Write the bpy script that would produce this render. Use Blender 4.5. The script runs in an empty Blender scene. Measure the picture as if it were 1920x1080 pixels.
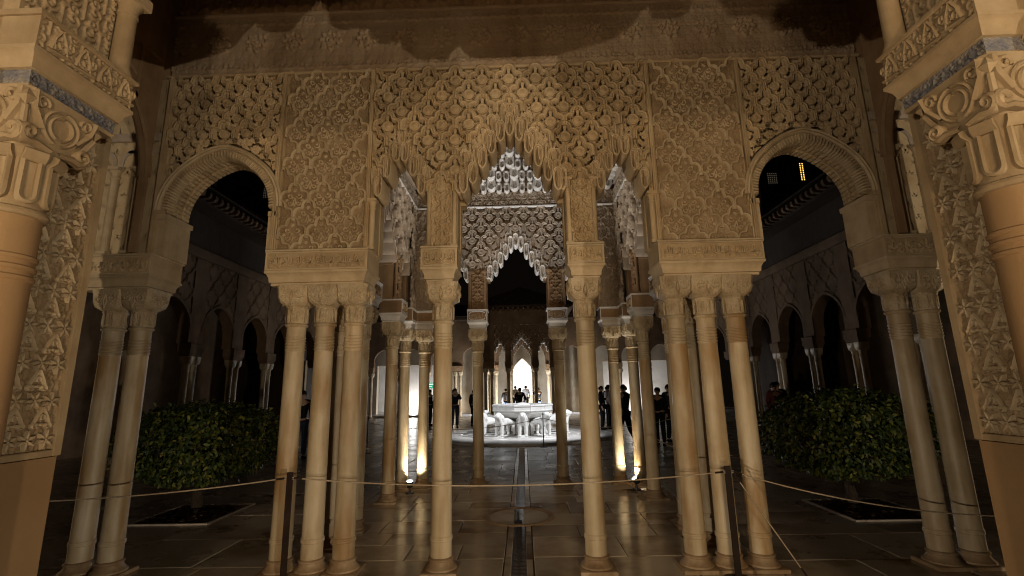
import bpy, math, random
import numpy as np
from mathutils import Vector, Matrix
R = math.radians
random.seed(7); RNG = np.random.default_rng(7)
sc = bpy.context.scene
col = sc.collection

# ------------------------------------------------------------------ camera
cd = bpy.data.cameras.new('camera'); cam = bpy.data.objects.new('camera', cd); col.objects.link(cam)
cd.sensor_width = 36; cd.lens = 903.6 / 1920 * 36; cd.clip_start = .05; cd.clip_end = 300
pt_, rl_, yw_ = 0.20514, -0.01976, -0.01935
F_ = Vector((math.sin(yw_) * math.cos(pt_), math.cos(yw_) * math.cos(pt_), math.sin(pt_)))
R0_ = Vector((math.cos(yw_), -math.sin(yw_), 0)); U0_ = R0_.cross(F_)
R_ = math.cos(rl_) * R0_ + math.sin(rl_) * U0_; U_ = -math.sin(rl_) * R0_ + math.cos(rl_) * U0_
m_ = Matrix((R_, U_, -F_)).transposed().to_4x4(); m_.translation = (0.0835, 0, 1.65)
cam.matrix_world = m_
sc.camera = cam

# ------------------------------------------------------------------ night sky, lamps, exposure
w = bpy.data.worlds.new('World'); sc.world = w; w.use_nodes = True
wb = w.node_tree.nodes['Background']; wb.inputs[0].default_value = (.6, .42, .3, 1); wb.inputs[1].default_value = .0045
vs = sc.view_settings; vs.view_transform = 'Standard'; vs.look = 'None'; vs.exposure = 0; vs.gamma = 1; vs.use_curve_mapping = False
sc.cycles.use_denoising = True; sc.cycles.filter_width = 1.05
sc.cycles.max_bounces = 6; sc.cycles.diffuse_bounces = 3; sc.cycles.glossy_bounces = 3
sc.cycles.sample_clamp_indirect = 4

def spot(name, loc, tgt, power, colr, angle, blend=.5, radius=.05):
    l = bpy.data.lights.new(name, 'SPOT'); l.energy = power; l.color = colr; l.spot_size = R(angle); l.spot_blend = blend
    l.shadow_soft_size = radius
    o = bpy.data.objects.new(name, l); col.objects.link(o); o.location = loc
    o.rotation_euler = (Vector(tgt) - Vector(loc)).to_track_quat('-Z', 'Y').to_euler()
    return o
def point(name, loc, power, colr, radius=.1):
    l = bpy.data.lights.new(name, 'POINT'); l.energy = power; l.color = colr; l.shadow_soft_size = radius
    o = bpy.data.objects.new(name, l); col.objects.link(o); o.location = loc
    return o
WARM = (1, .76, .49); NEUT = (1, .85, .66); WHITE = (1, .96, .9); COOL = (.93, .96, 1)
# floodlights standing in the dark hall the picture is taken from, plus added fill lights
spot('hall_floodlight', (7.1, -5.5, .35), (-1.8, 4.8, 3.0), 1450, (1, .87, .69), 75, .6, .03)
spot('hall_floodlight', (-7.1, -5.5, .35), (1.9, 4.8, 3.3), 1250, NEUT, 75, .6, .06)
point('hall_fill', (.35, -2.7, .18), 270, WARM, .12)  # unseen low fill, added to rake the wall and lift its upper part
point('hall_fill', (.5, -6.6, 2.9), 820, WARM, .5)  # unseen high fill, added to brighten the floor and columns
# the pavilion's ground lamps, then an added pair of bounce lights
for s in (-1, 1):
    spot('ground_spot_beam', (s * 1.80 + (.1 if s > 0 else 0), 8.56, .17), (s * 1.84, 8.88, .75), 66, (1, .91, .72), 108, .6, .03)
    spot('ground_spot_beam', (s * 1.85, 8.45, .2), (s * 1.85, 8.72, 2.6), 90, (1, .95, .85), 40, .9, .03)
    spot('pavilion_uplight', (s * 1.35, 6.9, .25), (s * -.1, 8.7, 6.0), 430, COOL, 40, 1., .05)
    spot('pavilion_uplight', (s * 1.2, 6.2, .2), (s * -.1, 8.9, 5.2), 60, WHITE, 50, 1., .05)
for s in (-1, 1): spot('pavilion_uplight', (s * -1.2, 6.6, .25), (s * 1.75, 7.0, 5.7), 700, WHITE, 48, 1., .05)  # extra pair, added so its bounce brightens the pavilion floor and sides
# the fountain's lamps up under the eaves
spot('fountain_spot', (-5.2, 12.6, 7.4), (0, 17.6, .3), 2100, COOL, 31, .5, .08)
spot('fountain_spot', (5.4, 13.2, 7.4), (0.2, 17.6, .3), 5600, COOL, 31, .5, .08)
# the lit hall at the far end
point('far_hall_lamp', (-.6, 33.9, .5), 420, COOL, .15)
point('far_hall_lamp', (1.4, 33.9, 3.2), 260, COOL, .15)
for s in (-1, 1):
    point('far_hall_lamp', (s * 7.6, 34.3, .6), 190, WHITE, .15)
    point('far_pavilion_lamp', (s * 1.1, 28.9, .3), 620, COOL, .1)
    point('far_gallery_lamp', (s * 4.6, 32.2, .5), 26, NEUT, .1)

# ------------------------------------------------------------------ materials
def nt(mat):
    mat.use_nodes = True; t = mat.node_tree; b = t.nodes['Principled BSDF']; return t, b
def node(t, typ, **kw):
    n = t.nodes.new(typ)
    for k, v in kw.items():
        if k.startswith('i_'): n.inputs[k[2:].replace('_', ' ')].default_value = v
        else: setattr(n, k, v)
    return n
def ramp(t, fac, stops):
    r = t.nodes.new('ShaderNodeValToRGB'); e = r.color_ramp.elements
    while len(e) < len(stops): e.new(.5)
    for k, (p, c) in enumerate(stops): e[k].position = p; e[k].color = (*c, 1) if len(c) == 3 else c
    t.links.new(fac, r.inputs[0]); return r.outputs[0]
def stone(name, c0, c1, c2, scale=3., rough=.8, bump=.25, bscale=60, streak=0., spec=.3, rand=.12, dist=.01, fine=None, stain=None):
    """patchy stone/plaster: three tones of the same thing, fine grain, vertical streaks, per-piece tone"""
    mt = bpy.data.materials.new(name); t, b = nt(mt); L = t.links.new
    tc = node(t, 'ShaderNodeTexCoord'); geo = node(t, 'ShaderNodeNewGeometry')
    oi = node(t, 'ShaderNodeObjectInfo')
    add = node(t, 'ShaderNodeVectorMath', operation='ADD'); L(geo.outputs['Position'], add.inputs[0])
    sv = node(t, 'ShaderNodeVectorMath', operation='SCALE'); L(oi.outputs['Random'], sv.inputs['Scale']); sv.inputs[0].default_value = (7, 3, 5)
    L(sv.outputs[0], add.inputs[1])
    mp = node(t, 'ShaderNodeMapping'); L(add.outputs[0], mp.inputs[0])
    n1 = node(t, 'ShaderNodeTexNoise', i_Scale=scale, i_Detail=8., i_Roughness=.62); L(mp.outputs[0], n1.inputs['Vector'])
    fac = n1.outputs[0]
    if streak:
        mp2 = node(t, 'ShaderNodeMapping'); mp2.inputs['Scale'].default_value = (1, 1, .1); L(add.outputs[0], mp2.inputs[0])
        n2 = node(t, 'ShaderNodeTexNoise', i_Scale=scale * 5, i_Detail=5.); L(mp2.outputs[0], n2.inputs['Vector'])
        mx = node(t, 'ShaderNodeMix', data_type='FLOAT'); mx.inputs[0].default_value = streak
        L(fac, mx.inputs[2]); L(n2.outputs[0], mx.inputs[3]); fac = mx.outputs[0]
    c = ramp(t, fac, [(.3, c0), (.5, c1), (.72, c2)])
    if stain:
        mp4 = node(t, 'ShaderNodeMapping'); mp4.inputs['Scale'].default_value = (2.2, 2.2, .5) if streak > .4 else (1, 1, 1); L(add.outputs[0], mp4.inputs[0]); n4 = node(t, 'ShaderNodeTexNoise', i_Scale=scale * .9, i_Detail=6.); L(mp4.outputs[0], n4.inputs['Vector'])
        f4 = ramp(t, n4.outputs[0], [(.5, (0, 0, 0)), (.66, (1, 1, 1))])
        m4 = node(t, 'ShaderNodeMix', data_type='RGBA'); L(f4, m4.inputs[0]); L(c, m4.inputs[6]); m4.inputs[7].default_value = (*stain, 1); c = m4.outputs[2]
    hs = node(t, 'ShaderNodeHueSaturation'); L(c, hs.inputs['Color'])
    mr = node(t, 'ShaderNodeMapRange'); mr.inputs[3].default_value = 1 - rand; mr.inputs[4].default_value = 1 + rand; L(oi.outputs['Random'], mr.inputs[0]); L(mr.outputs[0], hs.inputs['Value'])
    L(hs.outputs[0], b.inputs['Base Color'])
    b.inputs['Roughness'].default_value = rough; b.inputs['Specular IOR Level'].default_value = spec
    n3 = node(t, 'ShaderNodeTexNoise', i_Scale=bscale, i_Detail=6., i_Roughness=.7); L(add.outputs[0], n3.inputs['Vector'])
    h = n3.outputs[0]
    if fine:
        v = node(t, 'ShaderNodeTexVoronoi', i_Scale=fine, feature='F1'); L(add.outputs[0], v.inputs['Vector'])
        ad = node(t, 'ShaderNodeMath', operation='ADD'); L(h, ad.inputs[0]); L(v.outputs['Distance'], ad.inputs[1]); h = ad.outputs[0]
    bp = node(t, 'ShaderNodeBump', i_Strength=bump, i_Distance=dist); L(h, bp.inputs['Height']); L(bp.outputs[0], b.inputs['Normal'])
    return mt
M = {}
M['stucco'] = stone('ochre_stucco', (.28, .19, .095), (.42, .305, .17), (.53, .41, .25), 2.6, .85, .35, 90, .25)
M['ground'] = stone('ground_stucco', (.2, .135, .068), (.31, .215, .118), (.4, .295, .175), 4, .9, .4, 80, 0)
M['stucco_fine'] = stone('fine_carved_stucco', (.3, .19, .085), (.42, .285, .14), (.52, .38, .21), 3.2, .85, .9, 70, 0, dist=.02, fine=75)
M['stucco_pale'] = stone('pale_stucco', (.36, .26, .145), (.48, .365, .22), (.58, .46, .3), 4, .8, .3, 90, .2)
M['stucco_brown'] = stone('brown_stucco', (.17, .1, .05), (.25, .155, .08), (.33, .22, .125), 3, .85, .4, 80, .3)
M['plaster'] = stone('bare_plaster', (.2, .125, .065), (.33, .235, .145), (.43, .34, .235), 1.3, .9, .3, 70, .35)
M['grey_stucco'] = stone('grey_brown_stucco', (.26, .2, .145), (.36, .285, .21), (.46, .375, .29), 3, .85, .25, 80, .2, spec=.2)
M['white_stucco'] = stone('chalk_white_stucco', (.5, .46, .42), (.62, .58, .53), (.7, .67, .62), 5, .55, .2, 60, .1, spec=.5)
M['shaded_stucco'] = stone('shade_toned_stucco', (.1, .06, .03), (.16, .1, .055), (.22, .145, .085), 2, .9, .4, 60, .2)  # brown stucco with shade put into its colour, dims far and side walls
M['dado'] = stone('smooth_ochre_dado', (.27, .165, .075), (.31, .19, .09), (.35, .225, .11), 1.2, .85, .12, 40, .1)
M['column'] = stone('honey_marble', (.30, .20, .095), (.49, .385, .24), (.64, .555, .405), 2.2, .48, .2, 14, .62, spec=.38, rand=.2, stain=(.33, .205, .09))
M['base'] = stone('worn_marble', (.2, .12, .06), (.33, .22, .12), (.45, .34, .21), 7, .6, .3, 40, .2, spec=.4)
M['capital'] = stone('carved_marble', (.32, .225, .12), (.47, .36, .22), (.58, .475, .32), 6, .6, .5, 45, .1, spec=.35, dist=.02, fine=48)
M['jamb'] = stone('tan_jamb_stucco', (.26, .18, .095), (.36, .26, .145), (.45, .34, .205), 3.4, .85, .3, 80, .2)
M['blue'] = stone('faded_blue_paint', (.11, .115, .15), (.2, .185, .175), (.32, .265, .2), 14, .8, .8, 45, 0, fine=60)
M['white_marble'] = stone('white_marble', (.5, .49, .47), (.66, .65, .63), (.75, .74, .72), 4, .45, .15, 40, .2, spec=.45, rand=.04)
M['plinth'] = stone('pale_paving_marble', (.36, .34, .32), (.5, .48, .46), (.6, .58, .56), 2.5, .35, .12, 30, 0, spec=.5)
M['dark_wood'] = stone('dark_cedar_wood', (.02, .012, .007), (.045, .026, .014), (.075, .044, .024), 4, .7, .4, 60, .5)
M['tile_roof'] = stone('old_roof_tile', (.035, .022, .016), (.06, .038, .026), (.09, .06, .04), 5, .9, .4, 30, 0)
M['soil'] = stone('litter_soil', (.1, .06, .034), (.2, .125, .07), (.34, .22, .125), 22, .95, 1., 60, 0, dist=.05)
M['kerb'] = stone('kerb_stone', (.28, .22, .17), (.4, .33, .26), (.5, .43, .35), 6, .7, .2, 40, 0)
M['bark'] = stone('grey_bark', (.03, .02, .012), (.06, .042, .026), (.1, .07, .045), 14, .9, 1., 50, .6, dist=.03)
M['rope'] = stone('pale_rope', (.3, .23, .15), (.42, .33, .22), (.5, .41, .29), 40, .9, .5, 200, 0)
M['post'] = stone('rusted_steel', (.012, .006, .004), (.02, .011, .007), (.035, .018, .01), 8, .5, .15, 60, .2)
M['hall_white'] = stone('white_hall_plaster', (.56, .53, .49), (.7, .685, .67), (.78, .77, .76), .9, .9, .2, 40, .15)
M['hall_beige'] = stone('beige_hall_plaster', (.3, .25, .18), (.4, .34, .26), (.5, .43, .34), 1.1, .9, .2, 40, .15)

def plain(name, c, rough=.8, spec=.3, metal=0., emit=None, es=0.):
    mt = bpy.data.materials.new(name); t, b = nt(mt)
    n = node(t, 'ShaderNodeTexNoise', i_Scale=18., i_Detail=4.)
    cc = ramp(t, n.outputs[0], [(.3, tuple(x * .75 for x in c)), (.7, tuple(min(1, x * 1.2) for x in c))])
    t.links.new(cc, b.inputs['Base Color'])
    b.inputs['Roughness'].default_value = rough; b.inputs['Specular IOR Level'].default_value = spec; b.inputs['Metallic'].default_value = metal
    if emit: b.inputs['Emission Color'].default_value = (*emit, 1); b.inputs['Emission Strength'].default_value = es
    return mt
M['black_metal'] = plain('black_metal', (.012, .012, .012), .4, .5)
M['lens'] = plain('lit_lamp_lens', (.8, .8, .75), .2, .5, 0, (1, .93, .8), 60)
M['glass_gold'] = plain('lit_golden_pane', (.5, .3, .1), .5, .3, 0, (1, .55, .1), 2.2)
M['glass_dim'] = plain('dim_lit_pane', (.4, .35, .3), .5, .3, 0, (1, .8, .55), .1)
M['sign_green'] = plain('green_sign_face', (.02, .25, .12), .5, .3, 0, (.05, .7, .35), .5)
M['sign_white'] = plain('white_sign_face', (.8, .8, .8), .5, .3, 0, (.9, 1, .95), .8)
for nm, c in dict(cloth_black=(.012, .012, .015), cloth_navy=(.03, .035, .06), cloth_grey=(.12, .12, .13), cloth_white=(.6, .6, .62), cloth_tan=(.16, .12, .085), cloth_red=(.12, .03, .02), denim=(.03, .04, .07), hair=(.018, .012, .008), skin=(.5, .32, .22), shoe=(.015, .012, .01)).items():
    M[nm] = plain(nm, c, .85, .2)
M['skin'].node_tree.nodes['Principled BSDF'].inputs['Roughness'].default_value = .55

def floor_mat(name, cs, rlo, rhi, scale=1.4, rand=.18):
    mt = stone(name, *cs, scale, .3, .06, 7, .15, spec=1., rand=rand, dist=.02, stain=(cs[0][0] * .55, cs[0][1] * .45, cs[0][2] * .35))
    t = mt.node_tree; b = t.nodes['Principled BSDF']
    geo = node(t, 'ShaderNodeNewGeometry')
    n = node(t, 'ShaderNodeTexNoise', i_Scale=1.6, i_Detail=7., i_Roughness=.65); t.links.new(geo.outputs['Position'], n.inputs['Vector'])
    mr = node(t, 'ShaderNodeMapRange'); mr.inputs[1].default_value = .3; mr.inputs[2].default_value = .7; mr.inputs[3].default_value = rlo; mr.inputs[4].default_value = rhi
    t.links.new(n.outputs[0], mr.inputs[0]); t.links.new(mr.outputs[0], b.inputs['Roughness'])
    return mt
M['slab'] = floor_mat('worn_marble_slab', ((.48, .36, .24), (.66, .55, .41), (.74, .65, .52)), .1, .25)
M['court'] = floor_mat('grey_court_marble', ((.34, .28, .21), (.46, .39, .31), (.56, .49, .4)), .2, .4, 1.0)
M['joint'] = stone('dirty_joint', (.03, .018, .01), (.05, .03, .018), (.08, .05, .03), 8, .8, .3, 40)

def leaf_mat():
    mt = bpy.data.materials.new('orange_leaf'); t, b = nt(mt); L = t.links.new
    oi = node(t, 'ShaderNodeObjectInfo'); geo = node(t, 'ShaderNodeNewGeometry')
    ad = node(t, 'ShaderNodeMath', operation='ADD'); L(oi.outputs['Random'], ad.inputs[0]); L(geo.outputs['Random Per Island'], ad.inputs[1])
    fr = node(t, 'ShaderNodeMath', operation='FRACT'); L(ad.outputs[0], fr.inputs[0])
    c = ramp(t, fr.outputs[0], [(0, (.009, .02, .004)), (.45, (.028, .044, .007)), (.8, (.075, .088, .012)), (1, (.15, .135, .022))])
    L(c, b.inputs['Base Color']); b.inputs['Roughness'].default_value = .5; b.inputs['Specular IOR Level'].default_value = .25
    b.inputs['Transmission Weight'].default_value = 0
    return mt
M['leaf'] = leaf_mat()
def water_mat():
    mt = bpy.data.materials.new('rippled_water'); t, b = nt(mt)
    b.inputs['Base Color'].default_value = (.05, .04, .028, 1); b.inputs['Roughness'].default_value = .06; b.inputs['Specular IOR Level'].default_value = .6
    geo = node(t, 'ShaderNodeNewGeometry'); wv = node(t, 'ShaderNodeTexWave', bands_direction='Y', i_Scale=9., i_Distortion=2.5, i_Detail=2.)
    t.links.new(geo.outputs['Position'], wv.inputs['Vector'])
    bp = node(t, 'ShaderNodeBump', i_Strength=.8, i_Distance=.02); t.links.new(wv.outputs['Color'], bp.inputs['Height']); t.links.new(bp.outputs[0], b.inputs['Normal'])
    return mt
M['water'] = water_mat()

# ------------------------------------------------------------------ mesh helpers
class MB:
    def __init__(s): s.v = []; s.f = []
    def add(s, vs, fs):
        o = len(s.v); s.v += [tuple(x) for x in vs]; s.f += [tuple(i + o for i in f) for f in fs]; return s
    def box(s, x0, x1, y0, y1, z0, z1, b=0.):
        if b:
            p = [(x0 + b, y0 + b), (x1 - b, y0 + b), (x1 - b, y1 - b), (x0 + b, y1 - b)]; q = [(x0, y0), (x1, y0), (x1, y1), (x0, y1)]
            return s.loft([[(x, y, z0) for x, y in p], [(x, y, z0 + b) for x, y in q], [(x, y, z1 - b) for x, y in q], [(x, y, z1) for x, y in p]])
        return s.add([(x0, y0, z0), (x1, y0, z0), (x1, y1, z0), (x0, y1, z0), (x0, y0, z1), (x1, y0, z1), (x1, y1, z1), (x0, y1, z1)],
                     [(3, 2, 1, 0), (4, 5, 6, 7), (0, 1, 5, 4), (1, 2, 6, 5), (2, 3, 7, 6), (3, 0, 4, 7)])
    def loft(s, rings, caps=True, closed=True):
        n = len(rings[0]); vs = [p for r in rings for p in r]; fs = []
        for k in range(len(rings) - 1):
            for i in range(n if closed else n - 1):
                j = (i + 1) % n; fs.append((k * n + i, k * n + j, (k + 1) * n + j, (k + 1) * n + i))
        if caps:
            fs.append(tuple(range(n - 1, -1, -1))); fs.append(tuple((len(rings) - 1) * n + i for i in range(n)))
        return s.add(vs, fs)
    def lathe(s, prof, n=24, c=(0, 0, 0), caps=True):
        return s.loft([[(c[0] + r * math.cos(2 * math.pi * i / n), c[1] + r * math.sin(2 * math.pi * i / n), c[2] + z) for i in range(n)] for r, z in prof], caps)
    def tube(s, pts, rad, n=6, caps=True):
        pts = [Vector(p) for p in pts]; rings = []; up = Vector((0, 0, 1))
        for i, p in enumerate(pts):
            d = (pts[min(i + 1, len(pts) - 1)] - pts[max(i - 1, 0)]).normalized()
            a = d.cross(up); a = d.cross(Vector((1, 0, 0))) if a.length < .05 else a; a.normalize(); b = d.cross(a)
            r = rad[i] if hasattr(rad, '__len__') else rad
            rings.append([p + r * (math.cos(2 * math.pi * k / n) * a + math.sin(2 * math.pi * k / n) * b) for k in range(n)])
        return s.loft(rings, caps)
    def sweep(s, path, prof, frame=lambda u, v, h: (u, -h, v), closed=False):
        """path: 2D points; prof: (across, height) points; frame maps (u, v, h) to 3D"""
        p = np.array(path, float); d = np.gradient(p, axis=0)
        if closed: d = np.roll(p, -1, 0) - np.roll(p, 1, 0)
        d /= np.linalg.norm(d, axis=1)[:, None] + 1e-9; nrm = np.stack([-d[:, 1], d[:, 0]], 1)
        vs = []; k = len(prof); n = len(p)
        for i in range(n):
            for a, h in prof: vs.append(frame(p[i, 0] + nrm[i, 0] * a, p[i, 1] + nrm[i, 1] * a, h))
        fs = [(i * k + j, i * k + j + 1, ((i + 1) % n) * k + j + 1, ((i + 1) % n) * k + j) for i in range(n if closed else n - 1) for j in range(k - 1)]
        return s.add(vs, fs)
    def mesh(s, name, mat=None, smooth=35):
        me = bpy.data.meshes.new(name); me.from_pydata(s.v, [], s.f)
        if smooth: me.shade_smooth(); me.set_sharp_from_angle(angle=R(smooth))
        if mat: me.materials.append(mat)
        return me
    def build(s, name, mat, parent=None, loc=None, smooth=35):
        if parent is not None and loc is None and not parent.get('_local'):
            o = parent.location; s.v = [(x - o.x, y - o.y, z - o.z) for x, y, z in s.v]
        return link(name, s.mesh(name, mat, smooth), parent, loc)
def link(name, data, parent=None, loc=None, rot=None, scale=None):
    o = bpy.data.objects.new(name, data); col.objects.link(o)
    if parent is not None: o.parent = parent
    if loc is not None: o.location = loc
    if rot is not None: o.rotation_euler = rot
    if scale is not None: o.scale = scale
    return o
def thing(name, label, cat, loc=(0, 0, 0), rz=0., group=None, local=False):
    o = link(name, None, None, loc, (0, 0, rz)); o['label'] = label; o['category'] = cat; o['kind'] = 'thing'; o.empty_display_size = .2
    if group: o['group'] = group
    if local: o['_local'] = 1
    return o
def tag(o, label=None, cat=None, group=None, kind=None):
    for k, v in (('label', label), ('category', cat), ('group', group), ('kind', kind)):
        if v: o[k] = v
    return o
def np_mesh(name, V, Fq, mat, smooth=True):
    me = bpy.data.meshes.new(name); n = len(Fq)
    me.vertices.add(len(V)); me.vertices.foreach_set('co', np.ascontiguousarray(V, np.float32).ravel())
    me.loops.add(n * 4); me.loops.foreach_set('vertex_index', np.ascontiguousarray(Fq, np.int32).ravel())
    me.polygons.add(n); me.polygons.foreach_set('loop_start', np.arange(n, dtype=np.int32) * 4)
    if smooth: me.polygons.foreach_set('use_smooth', np.ones(n, bool))
    me.update(calc_edges=True); me.materials.append(mat); return me
def relief_mesh(name, mat, u0, u1, v0, v1, du, hfun, frame, mask=None):
    nu = max(2, int((u1 - u0) / du)); nv = max(2, int((v1 - v0) / du))
    U, V = np.meshgrid(np.linspace(u0, u1, nu), np.linspace(v0, v1, nv)); H = hfun(U, V)
    X, Y, Z = frame(U, V, H); P = np.stack([X + 0 * U, Y + 0 * U, Z + 0 * U], -1).reshape(-1, 3)
    idx = np.arange(nu * nv).reshape(nv, nu)
    Fq = np.stack([idx[:-1, :-1], idx[:-1, 1:], idx[1:, 1:], idx[1:, :-1]], -1).reshape(-1, 4)
    if mask is not None:
        mk = mask(U, V); q = (mk[:-1, :-1] & mk[:-1, 1:] & mk[1:, 1:] & mk[1:, :-1]).ravel(); Fq = Fq[q]
    used = np.unique(Fq); remap = np.zeros(len(P), np.int64); remap[used] = np.arange(len(used))
    return np_mesh(name, P[used], remap[Fq], mat)
FRONT = lambda y0=0.: (lambda U, V, H: (U, y0 - H, V))

# ------------------------------------------------------------------ carved pattern tiles
def arc(cx, cz, r, a0, a1, n=12): a = np.radians(np.linspace(a0, a1, n)); return np.stack([cx + r * np.cos(a), cz + r * np.sin(a)], 1)
def spiral(cx, cz, r0, r1, a0, turns, n=26): a = np.radians(a0 + 360 * turns * np.linspace(0, 1, n)); r = np.linspace(r0, r1, n); return np.stack([cx + r * np.cos(a), cz + r * np.sin(a)], 1)
def seg(*p, n=10):
    out = []
    for a, b in zip(p[:-1], p[1:]): t = np.linspace(0, 1, n)[:, None]; out.append(np.array(a) * (1 - t) + np.array(b) * t)
    return np.concatenate(out)
def make_tile(px, pz, strokes, n=150):
    nv = max(24, int(n * 2 * pz / px)); U, V = np.meshgrid((np.arange(n) + .5) / n * px, (np.arange(nv) + .5) / nv * 2 * pz)
    H = np.zeros_like(U)
    offs = [(i * px + o * px / 2, j * 2 * pz + o * pz) for i in (-1, 0, 1, 2) for j in (-1, 0, 1, 2) for o in (0, 1)]
    for pts, hw, ht in strokes:
        best = np.full(U.shape, 9.)
        for ox, oz in offs:
            a = pts + np.array([ox, oz])
            if a[:, 0].max() < -hw or a[:, 0].min() > px + hw or a[:, 1].max() < -hw or a[:, 1].min() > 2 * pz + hw: continue
            for q in a: best = np.minimum(best, (U - q[0]) ** 2 + (V - q[1]) ** 2)
        d = np.clip(1 - np.sqrt(best) / hw, 0, 1); H = np.maximum(H, ht * np.minimum(1, d * 3.6))
    return H
def sampler(T, px, pz):
    nv, nu = T.shape
    def f(U, V):
        u = (U / px % 1) * nu - .5; v = (V / (2 * pz) % 1) * nv - .5
        i = np.floor(u).astype(int); j = np.floor(v).astype(int); a = u - i; b = v - j
        i0, i1, j0, j1 = i % nu, (i + 1) % nu, j % nv, (j + 1) % nv
        return T[j0, i0] * (1 - a) * (1 - b) + T[j0, i1] * a * (1 - b) + T[j1, i0] * (1 - a) * b + T[j1, i1] * a * b
    return f
def mir(strokes):
    out = []
    for p, hw, h in strokes: out.append((p, hw, h)); out.append((p * np.array([-1, 1]), hw, h))
    return out
def sebka_path(w, p):
    half = np.concatenate([seg((-.99 * w, -.46 * p), (-.97 * w, -.12 * p), n=5), arc(-.61 * w, -.01 * p, .37 * w, 195, 70, 9), arc(0, .42 * p, .42 * w, 185, 90, 8)])
    return np.concatenate([half, (half * np.array([-1, 1]))[::-1][1:]])
# lozenge net with vegetal filling (triple-column panels)
def ataurique(px, pz, deep=.016, net=True):
    w, p = px / 2, pz; k = px / .27
    st = [(sebka_path(w * .98, p), .015 * k, deep * 1.55)] if net else []
    fl = lambda cx, cz, r, n=6: [(seg((cx + .15 * r * math.cos(a), cz + .15 * r * math.sin(a)), (cx + r * math.cos(a), cz + r * math.sin(a)), n=6), .010 * k, deep * .8) for a in np.arange(n) * 2 * math.pi / n + .5]
    st += mir([(spiral(.33 * w, .02 * p, .05 * k, .012 * k, 200, 1.1), .008 * k, deep * .75), (spiral(.30 * w, -.45 * p, .042 * k, .01 * k, 20, -1.2), .008 * k, deep * .75),
               (arc(.1 * w, .38 * p, .022 * k, 300, 60, 8), .008 * k, deep * .7), (seg((.62 * w, -.25 * p), (.78 * w, -.5 * p)), .009 * k, deep * .7)])
    st += fl(0, .12 * p, .03 * k) + fl(-.02 * w, -.62 * p, .03 * k)
    st += [(seg((0, -.12 * p), (0, -.3 * p)), .016 * k, deep * .9), (seg((0, .4 * p), (0, .6 * p)), .011 * k, deep * .8)]
    return sampler(make_tile(px, pz, st), px, pz)
AT = ataurique(.27, .18, .022); ATF = ataurique(.27, .18, .016, False)
def filigree(px, deep=.012):
    w = px / 2; p = px * .8
    st = mir([(spiral(.5 * w, 0, .42 * w, .08 * w, 180, 1.3), .09 * w, deep), (spiral(.5 * w, .55 * p, .36 * w, .07 * w, 0, -1.2), .09 * w, deep * .9), (seg((.12 * w, -.3 * p), (.35 * w, -.1 * p)), .12 * w, deep)])
    st += [(seg((0, -.15 * p), (0, .35 * p)), .12 * w, deep), (seg((-.2 * w, .12 * p), (.2 * w, .12 * p)), .1 * w, deep)]
    return sampler(make_tile(px, p, st, 90), px, p)
FG = filigree(.12); FG2 = filigree(.2, .02)
def script_relief(z0, z1, deep=.01):
    """tall letter shafts over a cursive base line"""
    xs = []; x = 0.; r = random.Random(3)
    while x < 4.: x += r.uniform(.022, .07); xs.append((x, r.uniform(.5, .98), r.random()))
    A = np.array(xs); h = z1 - z0
    def f(U, V):
        u = U % 4.; t = (V - z0) / h; H = np.zeros_like(U)
        for x, top, q in A:
            d = np.abs(u - x - .006 * np.sin(t * 5 + q * 6)); H = np.maximum(H, deep * np.clip(2 * (1 - d / .009), 0, 1) * (t > .14) * (t < top))
        b = np.abs(t - .2 - .09 * np.sin(u * 61) - .05 * np.sin(u * 143)); H = np.maximum(H, deep * np.clip(2 * (1 - b / .1), 0, 1))
        b = np.abs(t - .55 - .2 * np.sin(u * 37) * np.sin(u * 17)); H = np.maximum(H, .6 * deep * np.clip(2 * (1 - b / .06), 0, 1))
        return H
    return f

# embossed Arabic lettering for the cartouches (letter forms in visual order)
ARABIC = '\uFDF2 \uFEFB\uFE87 \uFE90\uFEDF\uFE8E\uFECF \uFEFB\uFEED'
_txt = {}
def lettering(width, height):
    key = (round(width, 2), round(height, 2))
    if key in _txt: return _txt[key]
    c = bpy.data.curves.new('inscription', 'FONT'); c.body = ARABIC; c.extrude = .05; c.resolution_u = 2
    o = bpy.data.objects.new('inscription', c); col.objects.link(o); bpy.context.view_layer.update()
    me = bpy.data.meshes.new_from_object(o.evaluated_get(bpy.context.evaluated_depsgraph_get()))
    col.objects.unlink(o); bpy.data.objects.remove(o); me.name = 'inscription'
    n = len(me.vertices); co = np.zeros(n * 3, np.float32); me.vertices.foreach_get('co', co); co = co.reshape(-1, 3)
    lo, hi = co.min(0), co.max(0); q = (co - lo) / (hi - lo + 1e-9)
    out = np.stack([(q[:, 0] - .5) * width, -.020 * q[:, 2], q[:, 1] * height], 1).astype(np.float32)
    me.vertices.foreach_set('co', out.ravel()); me.update(); me.materials.clear(); me.materials.append(M['stucco_pale'])
    _txt[key] = me; return me

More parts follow.
